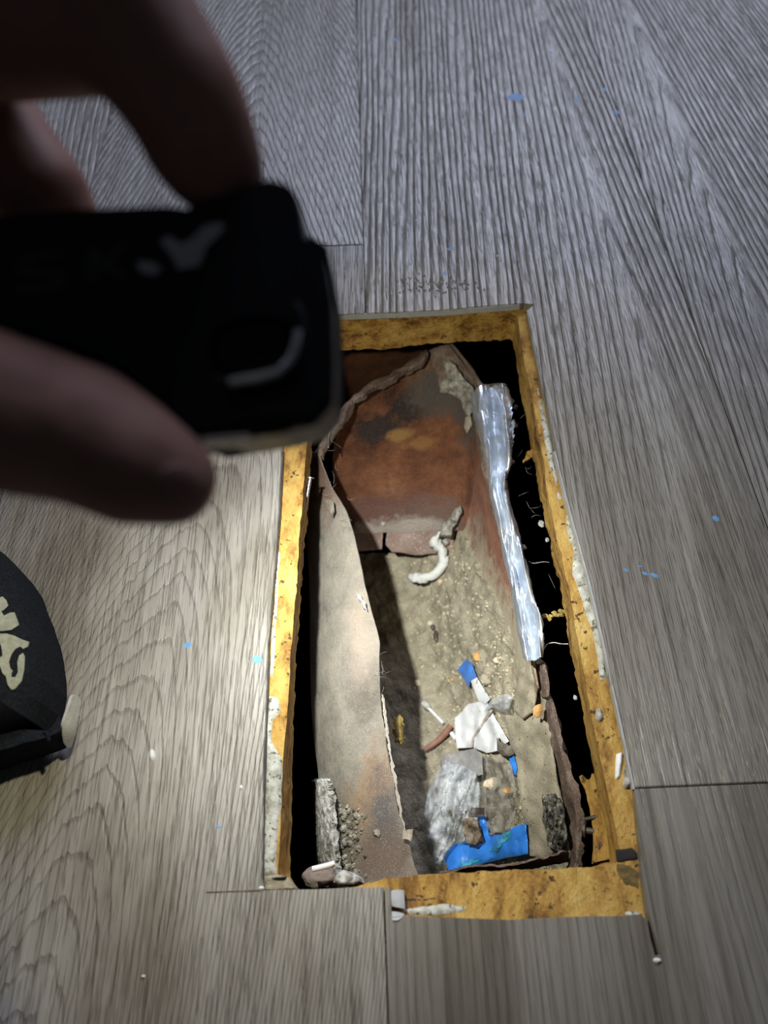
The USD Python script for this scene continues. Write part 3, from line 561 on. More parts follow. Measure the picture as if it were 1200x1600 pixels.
for q, sd in (([(553, 826), (600, 824), (597, 858), (556, 860)], 3), ([(606, 826), (660, 822), (716, 820), (704, 862), (660, 866), (612, 862), (603, 850)], 4)):
    pl = Polygon(rough(q, 2, 8, sd)); p_, t_ = tri2d(pl, 5)
    w = np.array([P(x, y, -.122 - .0003 * (y - 822) + .0012 * (noise(np.array([x / 20, y / 20, sd])) - .5)) for x, y in p_])
    if np.cross(w[t_[0, 1]] - w[t_[0, 0]], w[t_[0, 2]] - w[t_[0, 0]])[2] < 0: t_ = t_[:, ::-1]
    obj('seam_ledge', closed(w, w - [0, 0, .001], t_), mat(f'dusty_ledge_{sd}', [(.3, (.2, .13, .11)), (.6, (.33, .24, .21)), (.8, (.45, .4, .36))], 60, .9, bump=.6, speck=(.55, .5, .45), sscale=800), duct, smooth=60, label='dusty seam ledge at the foot of the far wall')
lowr = sheet([[(854, 1092, -.047), (862, 1090, -.036), (869, 1096, -.035)], [(856, 1140, -.050), (868, 1140, -.036), (880, 1142, -.035)], [(864, 1190, -.055), (880, 1190, -.036), (895, 1192, -.035)], [(874, 1240, -.058), (895, 1240, -.036), (911, 1238, -.036)], [(882, 1290, -.062), (902, 1290, -.038), (919, 1290, -.038)], [(886, 1330, -.065), (902, 1330, -.042), (918, 1325, -.042)], [(884, 1356, -.066), (900, 1356, -.045), (914, 1354, -.046)]], (90, 24), .001, .0016, 120, (.03, 0, 0, .35), ragf=20, seed=7)
obj('lower_wall', lowr, M_brown, duct, smooth=60, label='brown lower side wall')
fl2 = sheet([[(838, 1036, -.040), (850, 1034, -.034), (852, 1040, -.034)], [(842, 1065, -.044), (853, 1062, -.034), (858, 1064, -.034)], [(846, 1092, -.046), (856, 1092, -.035), (858, 1088, -.035)]], (20, 12), .0008, .0006, 200, (.1, .1, 0, 0), seed=9)
obj('side_rim', fl2, M_brown, duct, smooth=60)
lip = sheet([[(686, 1362, -.035), (720, 1355, -.035), (770, 1350, -.034), (820, 1343, -.036), (850, 1335, -.040), (885, 1322, -.046)], [(690, 1372, -.05), (720, 1368, -.05), (770, 1366, -.05), (820, 1360, -.05), (850, 1354, -.055), (890, 1346, -.06)]], (14, 70), .0009, .0012, 130, (.5, 0, 0, 0), ragf=10, seed=10)
obj('near_lip', lip, M_brown, duct, smooth=60, label='dark torn near lip')
outer = sheet([[(500, 640, -.10), (540, 545, -.09), (640, 530, -.09), (700, 525, -.09)], [(500, 720, -.22), (540, 650, -.20), (640, 630, -.19), (700, 610, -.18)]], (20, 30), .001, .001, 60, seed=14)
obj('outer_wall', outer, M_rust, duct, smooth=60, label='dark rusty outer panel behind the rim')

# ------------------------------------------------------------------ dirt and rubbish in the duct
dirt = sheet([[(530, 862, -.165), (600, 864, -.16), (650, 862, -.150), (700, 850, -.134), (728, 835, -.110)], [(540, 930, -.168), (600, 930, -.163), (655, 930, -.155), (702, 915, -.130), (746, 890, -.094)], [(550, 1000, -.168), (615, 1000, -.162), (668, 1000, -.153), (735, 985, -.110), (797, 972, -.066)],
              [(570, 1070, -.164), (635, 1070, -.157), (698, 1070, -.145), (770, 1062, -.095), (838, 1045, -.046)], [(590, 1150, -.158), (650, 1150, -.151), (720, 1150, -.135), (795, 1148, -.088), (866, 1140, -.047)], [(605, 1230, -.152), (675, 1230, -.143), (745, 1230, -.127), (815, 1230, -.085), (884, 1222, -.050)],
              [(615, 1310, -.147), (685, 1310, -.137), (755, 1310, -.121), (822, 1310, -.088), (890, 1300, -.056)], [(625, 1400, -.142), (695, 1396, -.131), (770, 1390, -.116), (835, 1380, -.088), (898, 1362, -.060)]], (220, 160), .004, .0038, 110, seed=21)
obj('dirt_bank', dirt, M_dirt, None, smooth=80, label='sandy tan dirt and dust heaped along the bottom of the duct', cat='dirt', kind='stuff')
DZ = lambda x, y: hits([(x, y)], dirt)[0]
gr = []
ico = trimesh.creation.icosphere(subdivisions=1)
for k in range(1500):
    t = RNG.random(); y = 860 + 500 * t; x = np.interp(y, [860, 1000, 1150, 1360], [600, 625, 660, 690]) + RNG.random() ** .8 * np.interp(y, [860, 1000, 1150, 1360], [120, 165, 190, 195])
    gr.append((x, y))
hh = hits(gr, dirt); hh = hh[~np.isnan(hh[:, 0])]
gm = [trimesh.Trimesh(ico.vertices * (.0003 + .0009 * RNG.random() ** 3) * (.7 + .6 * RNG.random(3)) + h + [0, 0, .0002], ico.faces, process=False) for h in hh]
obj('sand_grains', trimesh.util.concatenate(gm), mat('grain', [(.3, (.3, .26, .18)), (.5, (.52, .46, .33)), (.7, (.66, .58, .42))], 500, .9), None, smooth=True, label='loose sand grains and crumbs scattered over the dirt in the duct', cat='sand', kind='stuff')
# dried mud slabs on the right of the bank
obj('mud_slab', drape(rough([(786, 1116), (835, 1118), (858, 1130), (864, 1170), (872, 1215), (882, 1262), (886, 1318), (850, 1345), (826, 1336), (815, 1270), (806, 1200)], 2, 8, 3), dirt, 5, .002, .003, .0012, 140, 4, .002), M_mud, None, smooth=60, label='smooth tan dried mud slab with a crack beside the blue wrapper', cat='mud')
obj('mud_slab', drape(rough([(810, 1046), (826, 1032), (836, 1034), (839, 1090), (836, 1112), (818, 1124), (802, 1110), (805, 1080)], 2, 8, 7), dirt, 4, .002, .006, .001, 180, 5, .004), M_mud, None, smooth=60, label='upright tan mud cake under the end of the foil tape', cat='mud')
obj('dark_clump', drape(rough([(848, 1242), (868, 1238), (882, 1256), (888, 1310), (876, 1332), (856, 1322), (846, 1280)], 4, 8, 9), dirt, 2.2, .0055, .002, .011, 420, 6, .001), mat('mottled', [(.38, (.02, .02, .018)), (.5, (.12, .115, .1)), (.65, (.42, .4, .35))], 260, .95, bump=.9), None, smooth=60, label='dark crumbly ash clump pressed in the tan mud slab', cat='mottled')  # dark mottled lumps over the lower right of the mud slab
# foil tape
ft = [[(735, 618, -.029), (750, 607, -.024), (767, 602, -.027), (784, 600, -.022), (797, 614, -.033)], [(737, 650, -.030), (754, 648, -.023), (772, 648, -.029), (788, 646, -.022), (812, 642, -.035)], [(747, 690, -.031), (762, 690, -.024), (776, 690, -.030), (790, 690, -.023), (812, 684, -.035)], [(757, 726, -.032), (768, 728, -.026), (779, 730, -.031), (792, 726, -.025), (806, 716, -.034)],
      [(764, 772, -.033), (771, 775, -.028), (778, 775, -.031), (786, 772, -.027), (793, 768, -.034)], [(776, 830, -.034), (783, 830, -.028), (791, 830, -.031), (799, 828, -.028), (806, 824, -.034)], [(789, 890, -.034), (798, 890, -.027), (807, 890, -.031), (817, 888, -.027), (826, 884, -.034)], [(802, 950, -.034), (811, 950, -.027), (821, 950, -.031), (833, 948, -.027), (843, 944, -.034)], [(806, 990, -.034), (818, 990, -.026), (828, 990, -.031), (841, 988, -.026), (851, 983, -.034)], [(816, 1034, -.034), (826, 1038, -.027), (834, 1037, -.031), (844, 1034, -.027), (853, 1028, -.034)]]
foil = sheet(ft, (260, 60), .0005, .0007, 90, (.01, .02, .08, .22), ragf=34, seed=31)
_w = np.array(foil.vertices); foil.vertices = _w + np.c_[np.zeros((len(_w), 2)), (np.abs(fbm(_w * np.array([170, 24, 1]) + 3, 3, 8) - .5)) * .015]
obj('foil_tape', foil, M_foil, None, smooth=35, label='crumpled silver foil tape along the right rim of the duct', cat='tape')
bk = sheet([[(786, 742, -.036), (790, 740, -.040)], [(790, 790, -.037), (800, 790, -.042)], [(800, 830, -.037), (812, 830, -.042)], [(812, 880, -.037), (822, 880, -.041)], [(826, 930, -.037), (830, 930, -.041)]], (60, 10), .0014, .0008, 200, (.02, 0, .1, .3), seed=33)
obj('torn_liner', bk, M_pale, None, smooth=60, label='torn tan paper liner hanging outside the foil tape', cat='liner')
# grey sealant
obj('sealant_lump', drape(rough([(690, 566), (700, 562), (712, 572), (724, 590), (738, 602), (742, 622), (734, 650), (726, 648), (720, 624), (704, 616), (688, 612), (686, 600), (698, 590), (694, 576)], 3, 6, 5), trimesh.util.concatenate([apex, far]), 2.5, .0008, .001, .0075, 330, 7, .002), M_seal, None, smooth=60, label='lumpy grey sealant on the far corner of the duct', cat='sealant')
obj('sealant_flake', drape(rough([(727, 652), (734, 648), (737, 664), (730, 678), (725, 668)], 1, 5, 2), trimesh.util.concatenate([apex, far, rightw]), 3, .0006, .001, .001, 300, 3, .001), M_pale, None, smooth=60, label='small tan flake below the grey sealant lump', cat='flake')
# white caulk bead, curled
cp = [(641, 902), (650, 903), (662, 903), (676, 899), (688, 888), (694, 875), (690, 862), (684, 852), (678, 846), (684, 838), (687, 830)]
cc = [P(x, y, z) for (x, y), z in zip(cp, np.linspace(-.145, -.118, len(cp)))]
cb_ = tube(cc, [.0028, .0034, .0034, .003, .0032, .0034, .003, .0032, .003, .0012, .0008], 12, 8)
cb_.vertices += (fbm(np.array(cb_.vertices) * 500, 3, 4)[:, None] - .5) * .0034
obj('caulk_bead', cb_, M_caulk, None, smooth=60, label='curled white caulk bead lying on the dirt at the foot of the rusty wall', cat='caulk')
obj('cobweb_clump', drape(rough([(684, 852), (690, 838), (690, 824), (698, 812), (704, 806), (712, 792), (718, 790), (722, 802), (714, 818), (708, 826), (704, 842), (698, 852), (690, 858)], 3.5, 5, 4), trimesh.util.concatenate([far, rightw, dirt]), 2.5, .001, .002, .007, 420, 5, .003), M_seal, None, smooth=60, label='ragged grey cobweb clump rising from the white caulk bead', cat='cobweb')
# paper, wrapper, swab
def lie(poly, lift, t, m_, name, label, cat, amp=.001, freq=150, bulge=.001, step=5, seed=1, rg=1.5):
    return obj(name, drape(rough(poly, rg, 8, seed), dirt, step, lift, t, amp, freq, seed, bulge), m_, None, smooth=50, label=label, cat=cat)
lie([(722, 1112), (732, 1100), (745, 1098), (758, 1092), (766, 1106), (776, 1126), (795, 1158), (789, 1162), (778, 1152), (780, 1172), (760, 1176), (738, 1168), (714, 1170), (711, 1150), (711, 1122)], .004, .0006, M_white, 'white_paper', 'torn white paper sheet lying on the dirt above the clear bag', 'paper', .002, 90, .002, 4, 3)
ps = drape([(735, 1063), (745, 1058), (766, 1092), (758, 1101), (748, 1096)], dirt, 4, .006, .0005, .001, 150, 3, .001)
lab_ = thing('paper_strip', 'narrow white paper strip with a blue end above the torn white sheet', 'paper')
obj('strip', ps, M_white, lab_, smooth=50)
obj('blue_end', drape([(715, 1046), (729, 1029), (738, 1038), (745, 1058), (735, 1064), (733, 1074)], dirt, 4, .0065, .0005, .001, 150, 3, .001), mat('blue_label', [(.3, (.03, .16, .6)), (.7, (.12, .3, .75))], 40, .4), lab_, smooth=50, label='blue end of the strip')
lie([(766, 1096), (778, 1087), (792, 1084), (802, 1090), (795, 1108), (786, 1112), (770, 1106), (756, 1112)], .0095, .0008, M_bag, 'plastic_scrap', 'crumpled clear plastic scrap on the white paper', 'plastic', .003, 260, .003, 3, 6)
lie([(765, 1108), (770, 1110), (768, 1113), (752, 1136), (741, 1154), (738, 1168), (735, 1168), (738, 1152), (750, 1133)], .0075, .0005, M_pale, 'paper_string', 'thin tan string lying across the white paper', 'string', .0006, 150, 0, 3, 6, .6)
sw = thing('cotton_swab', 'white cotton swab lying on the dirt left of the white paper', 'swab')
a, b = DZ(660, 1100) + [0, 0, .004], DZ(692, 1133) + [0, 0, .004]
obj('stick', tube([a + (b - a) * t for t in (0.15, .5, 1)], .0010, 10), M_white, sw, smooth=60)
obj('swab_tip', tube([a + (b - a) * t for t in (0, .05, .15, .25, .34)], [.0009, .0019, .0022, .0018, .001], 12), M_fluff, sw, smooth=60)
obj('twig', tube([DZ(664, 1173) + [0, 0, .003], DZ(684, 1160) + [0, 0, .004], DZ(696, 1148) + [0, 0, .004], DZ(704, 1136) + [0, 0, .003]], [.0016, .0018, .0022, .0018], 9), mat('red_twig', [(.3, (.2, .09, .06)), (.7, (.36, .2, .15))], 150, .8), None, smooth=60, label='short reddish brown twig between the swab and the clear bag', cat='twig')
obj('plastic_stub', tube([DZ(705, 1148) + [0, 0, .003], DZ(712, 1158) + [0, 0, .004]], .0014, 9), M_white, None, smooth=60, label='tiny white plastic stub left of the white paper', cat='plastic')
lie([(776, 1152), (782, 1160), (792, 1163), (800, 1170), (804, 1178), (797, 1182), (784, 1180), (777, 1172)], .008, .0012, mat('grey_bark', [(.3, (.12, .11, .09)), (.7, (.26, .24, .19))], 400, .9, bump=.8), 'bark_chip', 'dark grey bark chip on the corner of the white paper', 'bark', .0015, 300, .001, 3, 5, 1)
lie([(796, 1184), (804, 1180), (808, 1200), (806, 1212), (799, 1206)], .006, .0006, M_blue, 'blue_scrap', 'small blue plastic scrap under the grey bark chip', 'plastic', .001, 200, 0, 3, 5, 1)
# blue wrapper and clear bag
bw = drape(rough([(696, 1342), (699, 1326), (712, 1318), (728, 1316), (742, 1322), (756, 1316), (752, 1298), (744, 1276), (757, 1274), (762, 1290), (764, 1306), (790, 1300), (806, 1290), (822, 1286), (825, 1334), (796, 1340), (760, 1348), (728, 1357), (702, 1364)], 1.2, 8, 3), dirt, 4, .007, .0006, .0022, 60, 8, .003, (26, 60, .5), .002)
wrp = thing('blue_wrapper', 'bright blue torn plastic wrapper at the near end of the duct', 'wrapper')
obj('film', bw, M_blue, wrp, smooth=50)
obj('green_print', drape([(764, 1330), (772, 1316), (786, 1304), (796, 1298), (800, 1306), (786, 1318), (776, 1332)], bw, 3, .0002, .0002), mat('green_ink', [(.45, (.03, .2, .62)), (.55, (.08, .42, .3))], 300, .4), wrp, smooth=50, label='smudged green print')
obj('green_print', drape([(716, 1352), (722, 1346), (746, 1340), (752, 1344), (738, 1350), (722, 1356)], bw, 3, .0002, .0002), mat('teal_ink', [(.45, (.03, .2, .62)), (.55, (.05, .4, .5))], 300, .4), wrp, smooth=50, label='smudged teal print')
obj('black_bar', drape([(764, 1301), (784, 1300.5), (784, 1303.5), (764, 1304.5)], bw, 3, .0003, .0004), M_oldsteel, wrp, smooth=50, label='short black bar')
bag_poly = rough([(668, 1236), (682, 1206), (700, 1190), (724, 1196), (744, 1208), (752, 1240), (748, 1274), (742, 1300), (736, 1316), (716, 1318), (702, 1328), (692, 1350), (682, 1352), (670, 1322), (663, 1270)], 1.5, 9, 4)
obj('clear_bag', drape(bag_poly, dirt, 2.6, .009, .0004, .002, 60, 14, .008, (9, 60, .25), .006), M_bag, None, smooth=50, label='crumpled clear plastic bag above the blue wrapper', cat='bag')
bx_ = drape([(687, 1194), (692, 1180), (742, 1169), (753, 1180), (755, 1210), (730, 1216), (697, 1216)], dirt, 4, .008, .0025, .0008, 120, 5, .001)
obj('plastic_cup', bx_, mat('grey_plastic', [(.3, (.20, .19, .19)), (.5, (.30, .29, .29)), (.7, (.42, .41, .40))], 70, .5, bump=.3, speck=(.5, .45, .36), sscale=600), None, smooth=50, label='grey dusty plastic cup top above the clear bag', cat='cup')
obj('plastic_film', drape(rough([(752, 1180), (790, 1184), (800, 1196), (806, 1230), (806, 1270), (796, 1296), (768, 1304), (758, 1290), (752, 1250)], 2, 8, 6), dirt, 3, .007, .0004, .002, 80, 4, .004, (10, 40, .1), .003), M_film, None, smooth=50, label='thin dusty clear film right of the bag', cat='plastic film')
obj('dark_sliver', drape([(726, 1268), (738, 1262), (757, 1262), (757, 1273), (744, 1275), (730, 1278)], dirt, 3, .0185, .0006, .001, 200, 4), M_oldsteel, None, smooth=50, label='dark sliver just above the blue wrapper', cat='sliver')
obj('brown_scrap', drape(rough([(722, 1282), (734, 1276), (746, 1284), (752, 1306), (742, 1320), (728, 1316), (722, 1300)], 2, 6, 6), dirt, 3, .019, .0006, .002, 300, 4, .001), mat('brown_scrap', [(.35, (.05, .035, .02)), (.5, (.2, .15, .1)), (.65, (.4, .37, .32))], 200, .8, bump=.6), None, smooth=50, label='brown dirty scrap in the notch of the blue wrapper', cat='scrap')
# single stones and crumbs
for (x, y, s, m_, lb_, ct_, lift) in [(766, 1233, (.0046, .0032, .0024), M_pebble, 'pale cream pebble lying above the blue wrapper', 'pebble', .013), (790, 1243, (.0028, .0018, .0018), M_orange, 'orange pebble right of the cream pebble', 'pebble', .012), (745, 1027, (.0022, .003, .0018), M_orange, 'small orange crumb above the blue strip end', 'crumb', .001), (776, 1033, (.0019, .0019, .0016), M_pebble, 'small yellow crumb above the paper strip', 'crumb', .001),
                              (706, 1063, (.0012, .0012, .001), M_orange, 'tiny orange crumb left of the paper strip', 'crumb', .001), (652, 1068, (.0022, .002, .0015), M_pebble, 'small pale crumb above the cotton swab', 'crumb', .001), (688, 910, (.002, .0018, .0014), M_pebble, 'white crumb below the caulk bead', 'crumb', .001), (672, 975, (.002, .0018, .0013), M_pebble, 'pale crumb in the middle of the dirt', 'crumb', .001), (760, 1062, (.004, .0036, .0026), M_mud, 'round tan clod right of the paper strip', 'clod', .001)]:
    obj('pebble' if 'pebble' in lb_ else 'crumb' if 'crumb' in lb_ else 'clod', blob(DZ(x, y) + [0, 0, lift], s, seed=int(x)), m_, None, smooth=True, label=lb_, cat=ct_)
obj('insect', trimesh.util.concatenate([blob(DZ(681, 996) + [0, 0, .002], (.0018, .0042, .0014), 3, .2), blob(DZ(676, 982) + [0, 0, .002], (.0016, .002, .0013), 4, .2)]), mat('insect_shell', [(.3, (.05, .03, .03)), (.7, (.13, .09, .08))], 200, .4), None, smooth=True, label='dark dead insect on the dirt', cat='insect')
obj('wood_chip', blob(P(840, 1111, -.042), (.0022, .0034, .0010), 8, .5, 1, rot=(.2, .3, -.5)), M_orange, None, smooth=False, label='yellow-orange wood chip beside the mud cake', cat='wood chip')
obj('dry_leaf', sheet([[(612, 1116, -.09), (622, 1112, -.086), (630, 1118, -.09)], [(610, 1140, -.09), (622, 1140, -.083), (634, 1142, -.09)], [(616, 1166, -.09), (626, 1172, -.085), (633, 1166, -.09)]], (24, 18), .0008, .0008, 260, (.3, .4, .4, .35), ragf=9, seed=5), M_leaf, None, smooth=50, label='yellowish dry leaf under the edge of the torn flap', cat='leaf')
# left gap: insulation, stick, stone
obj('insulation', sheet([[(510, 1215, -.056), (499, 1215, -.066), (488, 1215, -.17)], [(516, 1260, -.054), (500, 1262, -.064), (490, 1262, -.17)], [(522, 1310, -.052), (503, 1312, -.064), (492, 1310, -.17)], [(526, 1350, -.052), (506, 1352, -.066), (494, 1350, -.17)], [(530, 1385, -.054), (512, 1386, -.07), (498, 1384, -.17)]], (110, 80), .003, .0013, 420, (.05, 0, .12, 0), ragf=30, seed=5), M_fluff, None, smooth=60, label='fluffy white insulation strip between board and torn flap', cat='insulation')
obj('insulation_tuft', patch(rough([(520, 1378), (524, 1366), (536, 1358), (552, 1362), (566, 1372), (572, 1384), (530, 1386)], 2, 6, 5), -.042, .006, 2.5, 6, 6, 450), M_fluff, None, smooth=60, label='white fluff tuft at the near end of the flap', cat='insulation')
cq = [(x, y) for x, y in zip(RNG.normal(541, 13, 150), RNG.uniform(1256, 1368, 150)) if x > 518 + (y - 1256) * .05]
ch = hits(cq, flap); ch = ch[~np.isnan(ch[:, 0])]
obj('grey_crumbs', trimesh.util.concatenate([blob(h + [0, 0, .0006], np.array([.9, .8, .6]) * (.0005 + .0015 * RNG.random() ** 2.5), k, .8, 2, 2.2) for k, h in enumerate(ch)]), mat('grey_crud', [(.36, (.06, .055, .045)), (.5, (.24, .22, .17)), (.66, (.5, .48, .42))], 260, .95, bump=.9), None, smooth=60, label='crumbly grey crumbs lying on the near part of the torn flap', cat='crumbs', kind='stuff')
obj('plastic_stick', tube([P(488, 1358, -.034), P(505, 1354, -.034), P(523, 1349, -.034)], .0012, 8), M_white, None, smooth=60, label='thin white plastic stick at the near left corner of the hole', cat='stick')
obj('stone', blob(P(499, 1371, -.050), (.0075, .0045, .004), 5, .3), mat('brown_stone', [(.3, (.17, .12, .1)), (.7, (.32, .27, .24))], 150, .9), None, smooth=True, label='rounded brown stone at the near left corner of the hole', cat='stone')
obj('white_tuft', drape(rough([(556, 924), (562, 930), (572, 944), (575, 956), (568, 950), (558, 938)], 2.5, 3, 3), flap, 2, .001, .001, .003, 600, 3, .001), M_fluff, None, smooth=60, label='small white fibre tuft on the edge of the torn flap', cat='fluff')
# small bits in the dark gap on the right and on the left board
for (x, y, z, s, m_, lb_) in [(819, 855, -.036, .0016, M_fluff, 'white fluff ball hanging in the dark right gap'), (846, 818, -.034, .0022, M_fluff, 'white fluff at the middle of the right board'), (855, 843, -.034, .0015, M_fluff, 'small white fluff below the larger one on the right board'), (802, 722, -.04, .0014, M_fluff, 'tiny white flake between foil tape and right board'), (899, 1090, -.04, .0013, M_fluff, 'tiny white flake low in the dark right gap'), (806, 636, -.036, .0018, M_seal, 'grey crumb on the outer edge of the foil tape'), (557, 820, -.118, .0028, M_pale, 'pale crumb left of the crack on the ledge'), (599, 818, -.118, .0018, M_fluff, 'white crumb standing over the crack in the ledge')]:
    obj('crumb', blob(P(x, y, z), (s * .62, s * .8, s * .5), int(x), .9, 3, 2.6), m_, None, smooth=True, label=lb_, cat='crumb')
cr = [blob(P(848 + 3.2 * k + 3 * RNG.random(), 962 + 9 * RNG.random() - k, -.033), (.0012, .0010, .0007), k + 3, .6) for k in range(11)]
obj('wood_crumbs', trimesh.util.concatenate(cr), M_leaf, None, smooth=True, label='yellow wood crumbs caught in cobweb beside the right board', cat='crumbs', kind='stuff')
obj('wood_splinter', sheet([[(822, 706, -.026), (836, 700, -.022)], [(820, 716, -.03), (834, 712, -.024)], [(817, 724, -.034), (822, 720, -.032)]], (14, 8), .0015, .0005, 300, (0, 0, .1, .1), seed=4), M_wood, None, smooth=50, label='pale splinter hanging from the right board beside the foil tape', cat='splinter')
# nails
def nail(name, a, b, r, m_, label, head=True):
    a, b = np.array(a), np.array(b); t = thing(name, label, 'nail')
    obj('shank', tube([a, (a + b) / 2, b], r, 10), m_, t, smooth=50)
    if head:
        d = (b - a) / np.linalg.norm(b - a); obj('head', tube([a - d * r * .2, a + d * r * .5], r * 2.1, 14), m_, t, smooth=30)
nail('nail', P(485, 746, -.012), P(475, 802, -.022), .0010, M_steel, 'bright steel nail sticking from the left board edge')
nail('nail', P(913, 1297, -.038), P(953, 1303, -.034), .0015, M_oldsteel, 'dark nail between duct and wood block near the right corner')
nail('nail', P(914, 1280, -.036), P(942, 1274, -.032), .0008, M_oldsteel, 'thin dark nail above the thicker one near the right corner', True)
obj('bent_wire', tube([P(952, 1308, -.034), P(950, 1314, -.032), P(940, 1318, -.032), P(937, 1330, -.033), P(939, 1345, -.034)], .0007, 8), M_oldsteel, None, smooth=60, label='bent dark wire on the splintered wood block', cat='wire')
# splintered wood block below the board, near right
wb = sheet([[(905, 1222, -.034), (922, 1200, -.031), (934, 1214, -.028)], [(916, 1245, -.036), (930, 1240, -.031), (946, 1236, -.0275)], [(924, 1290, -.036), (940, 1285, -.031), (956, 1280, -.0275)], [(924, 1350, -.036), (940, 1345, -.031), (962, 1340, -.0275)]], (50, 26), .012, .0008, 240, (.22, 0, .06, 0), ragf=8, seed=17)
obj('wood_block', wb, M_wood, None, smooth=50, label='splintered yellow wood block below the board near the right corner', cat='wood')
# wires, threads, cobweb
def thread(pts, r, m_, label, name='thread', cat='thread'):
    obj(name, tube([P(*p) for p in pts], r, 5, 6), m_, None, smooth=True, label=label, cat=cat)
thread([(848, 1018, -.034), (856, 1006, -.032), (866, 1004, -.032), (876, 1006, -.031), (888, 1006, -.03)], .00035, M_fluff, 'white thread from foil tape across to the right board')
thread([(826, 877, -.036), (836, 880, -.035), (848, 878, -.034), (858, 879, -.033)], .00018, M_fluff, 'fine thread in the upper part of the right gap')
thread([(516, 672, -.034), (513, 684, -.033), (513, 700, -.034)], .0005, M_steel, 'short bright wire at the bend of the rim', 'wire', 'wire')
fib = []
for k in range(46):
    if k < 18: x, y, z = RNG.uniform(805, 860), RNG.uniform(650, 1000), -.036
    elif k < 30: x, y, z = RNG.uniform(515, 560), RNG.uniform(660, 850), -.038
    elif k < 38: x, y, z = RNG.uniform(595, 606), RNG.uniform(1000, 1080), -.042
    else: x, y, z = RNG.uniform(590, 700), RNG.uniform(800, 870), -.115
    a = RNG.uniform(0, 6.28); L = RNG.uniform(8, 26)
    fib.append(tube([P(x, y, z), P(x + L * .5 * math.cos(a) + RNG.uniform(-4, 4), y + L * .5 * math.sin(a) + RNG.uniform(-4, 4), z + .002), P(x + L * math.cos(a), y + L * math.sin(a), z)], .000055, 4, 4))
obj('cobweb_fibres', trimesh.util.concatenate(fib), M_fluff, None, smooth=True, label='fine cobweb fibres and hairs hanging around the torn duct edges', cat='cobweb', kind='stuff')

# ------------------------------------------------------------------ flashlight
fl = thing('flashlight', 'black boxy plastic flashlight with pale printed letters held in the hand', 'flashlight')


def prism(poly, d0, d1, bev=.0016, grow=0):
    """solid between two depths from an outline given where it shows at depth d0; rounded by a bevel"""
    g = Polygon([((x - 600) * d0 / F, -(y - 800) * d0 / F) for x, y in poly]).buffer(grow)
    g = g.buffer(-bev).buffer(bev, quad_segs=4).segmentize(.002)
    hulls = []
    lay = [(d0, -bev), (d0 + bev * .3, -bev * .3), (d0 + bev, 0), (d1 - bev, 0), (d1 - bev * .3, -bev * .3), (d1, -bev)]
    ms = []
    for (a, sa), (b, sb) in zip(lay[:-1], lay[1:]):
        pass
    c = [m3.CrossSection([np.array(g.buffer(s, quad_segs=4).exterior.coords)[:-1]]) for _, s in lay]
    out = None
    for (a, sa), ca in zip(lay, c):
        pass
    # stack of thin slabs with the bevel in small steps
    st = []
    for k in range(7):
        th = k / 6 * math.pi / 2; st.append((bev * (1 - math.sin(th)), bev * (1 - math.cos(th))))
    solids = []
    for ins, off in [(bev - bev * math.sin(k / 6 * math.pi / 2), bev * (1 - math.cos(k / 6 * math.pi / 2))) for k in range(7)]:
        q = g.buffer(-ins, quad_segs=4)
        s = m3.CrossSection([np.array(q.exterior.coords)[:-1]], m3.FillRule.NonZero).extrude(d1 - d0 - 2 * off)
        solids.append(s.translate([0, 0, -(d1 - off)]))
    m = m3.Manifold.batch_boolean(solids, m3.OpType.Add)
    return m


def cam2world(m):
    a = m.to_mesh(); v = a.vert_properties[:, :3]
    return trimesh.Trimesh(CAM + v @ np.array([RGT, UPV, BCK]), a.tri_verts, process=False)


body = prism([(-230, 345), (120, 318), (250, 313), (288, 317), (418, 270), (452, 280), (466, 305), (474, 362), (476, 560), (474, 660), (440, 676), (300, 690), (-230, 706)], .122, .150, .0028)
head = prism([(440, 350), (478, 366), (504, 386), (518, 465), (521, 560), (519, 630), (492, 662), (440, 676), (330, 694), (330, 640), (440, 600)], .1245, .153, .0022)
recess = prism([(292, 520), (310, 476), (360, 458), (420, 460), (462, 480), (474, 520), (470, 560), (430, 590), (360, 598), (310, 580)], .110, .1245, .001)
obj('body', cam2world(body - recess), M_black, fl, smooth=30)
obj('head', cam2world(head - recess), M_black, fl, smooth=30)
obj('bezel', cam2world(prism([(470, 368), (502, 388), (517, 466), (520, 560), (518, 630), (492, 664), (440, 678), (330, 696), (330, 660), (440, 640), (490, 600), (490, 440)], .138, .1545, .0012, .0012)), M_bezel, fl, smooth=30, label='dark grey front bezel')
ringp = [(292 + 0, 520), (310, 476), (360, 458), (420, 460), (462, 480), (474, 520), (470, 560), (430, 590), (360, 598), (310, 580)]
obj('button_ring', tube([Q(x, y, .1232) for x, y in ringp + ringp[:1]], .0009, 10, 6), M_black, fl, smooth=60)
obj('button', cam2world(prism([(318, 520), (332, 492), (365, 478), (412, 480), (444, 496), (452, 522), (446, 552), (418, 572), (360, 578), (330, 562)], .1235, .126, .0008)), M_black, fl, smooth=30)
obj('highlight_strip', cam2world(prism([(355, 590), (400, 582), (436, 574), (440, 584), (402, 596), (356, 602)], .1212, .1235, .0004)), M_strip, fl, smooth=30, label='painted highlight strip below the button')  # pale colour stands in for light caught on the button edge
obj('highlight_strip', cam2world(prism([(312, 683), (388, 677), (390, 686), (314, 693)], .1215, .124, .0004)), M_strip, fl, smooth=30, label='pale strip near the bottom edge')  # lit band along the bottom edge, put in as pale colour
obj('highlight_strip', tube([Q(438, 577, .1216), Q(458, 552, .1214), Q(465, 515, .1214)], .0006, 8), M_print, fl, smooth=60, label='thin painted highlight on the edge right of the button')  # edge glint painted as a thin pale tube
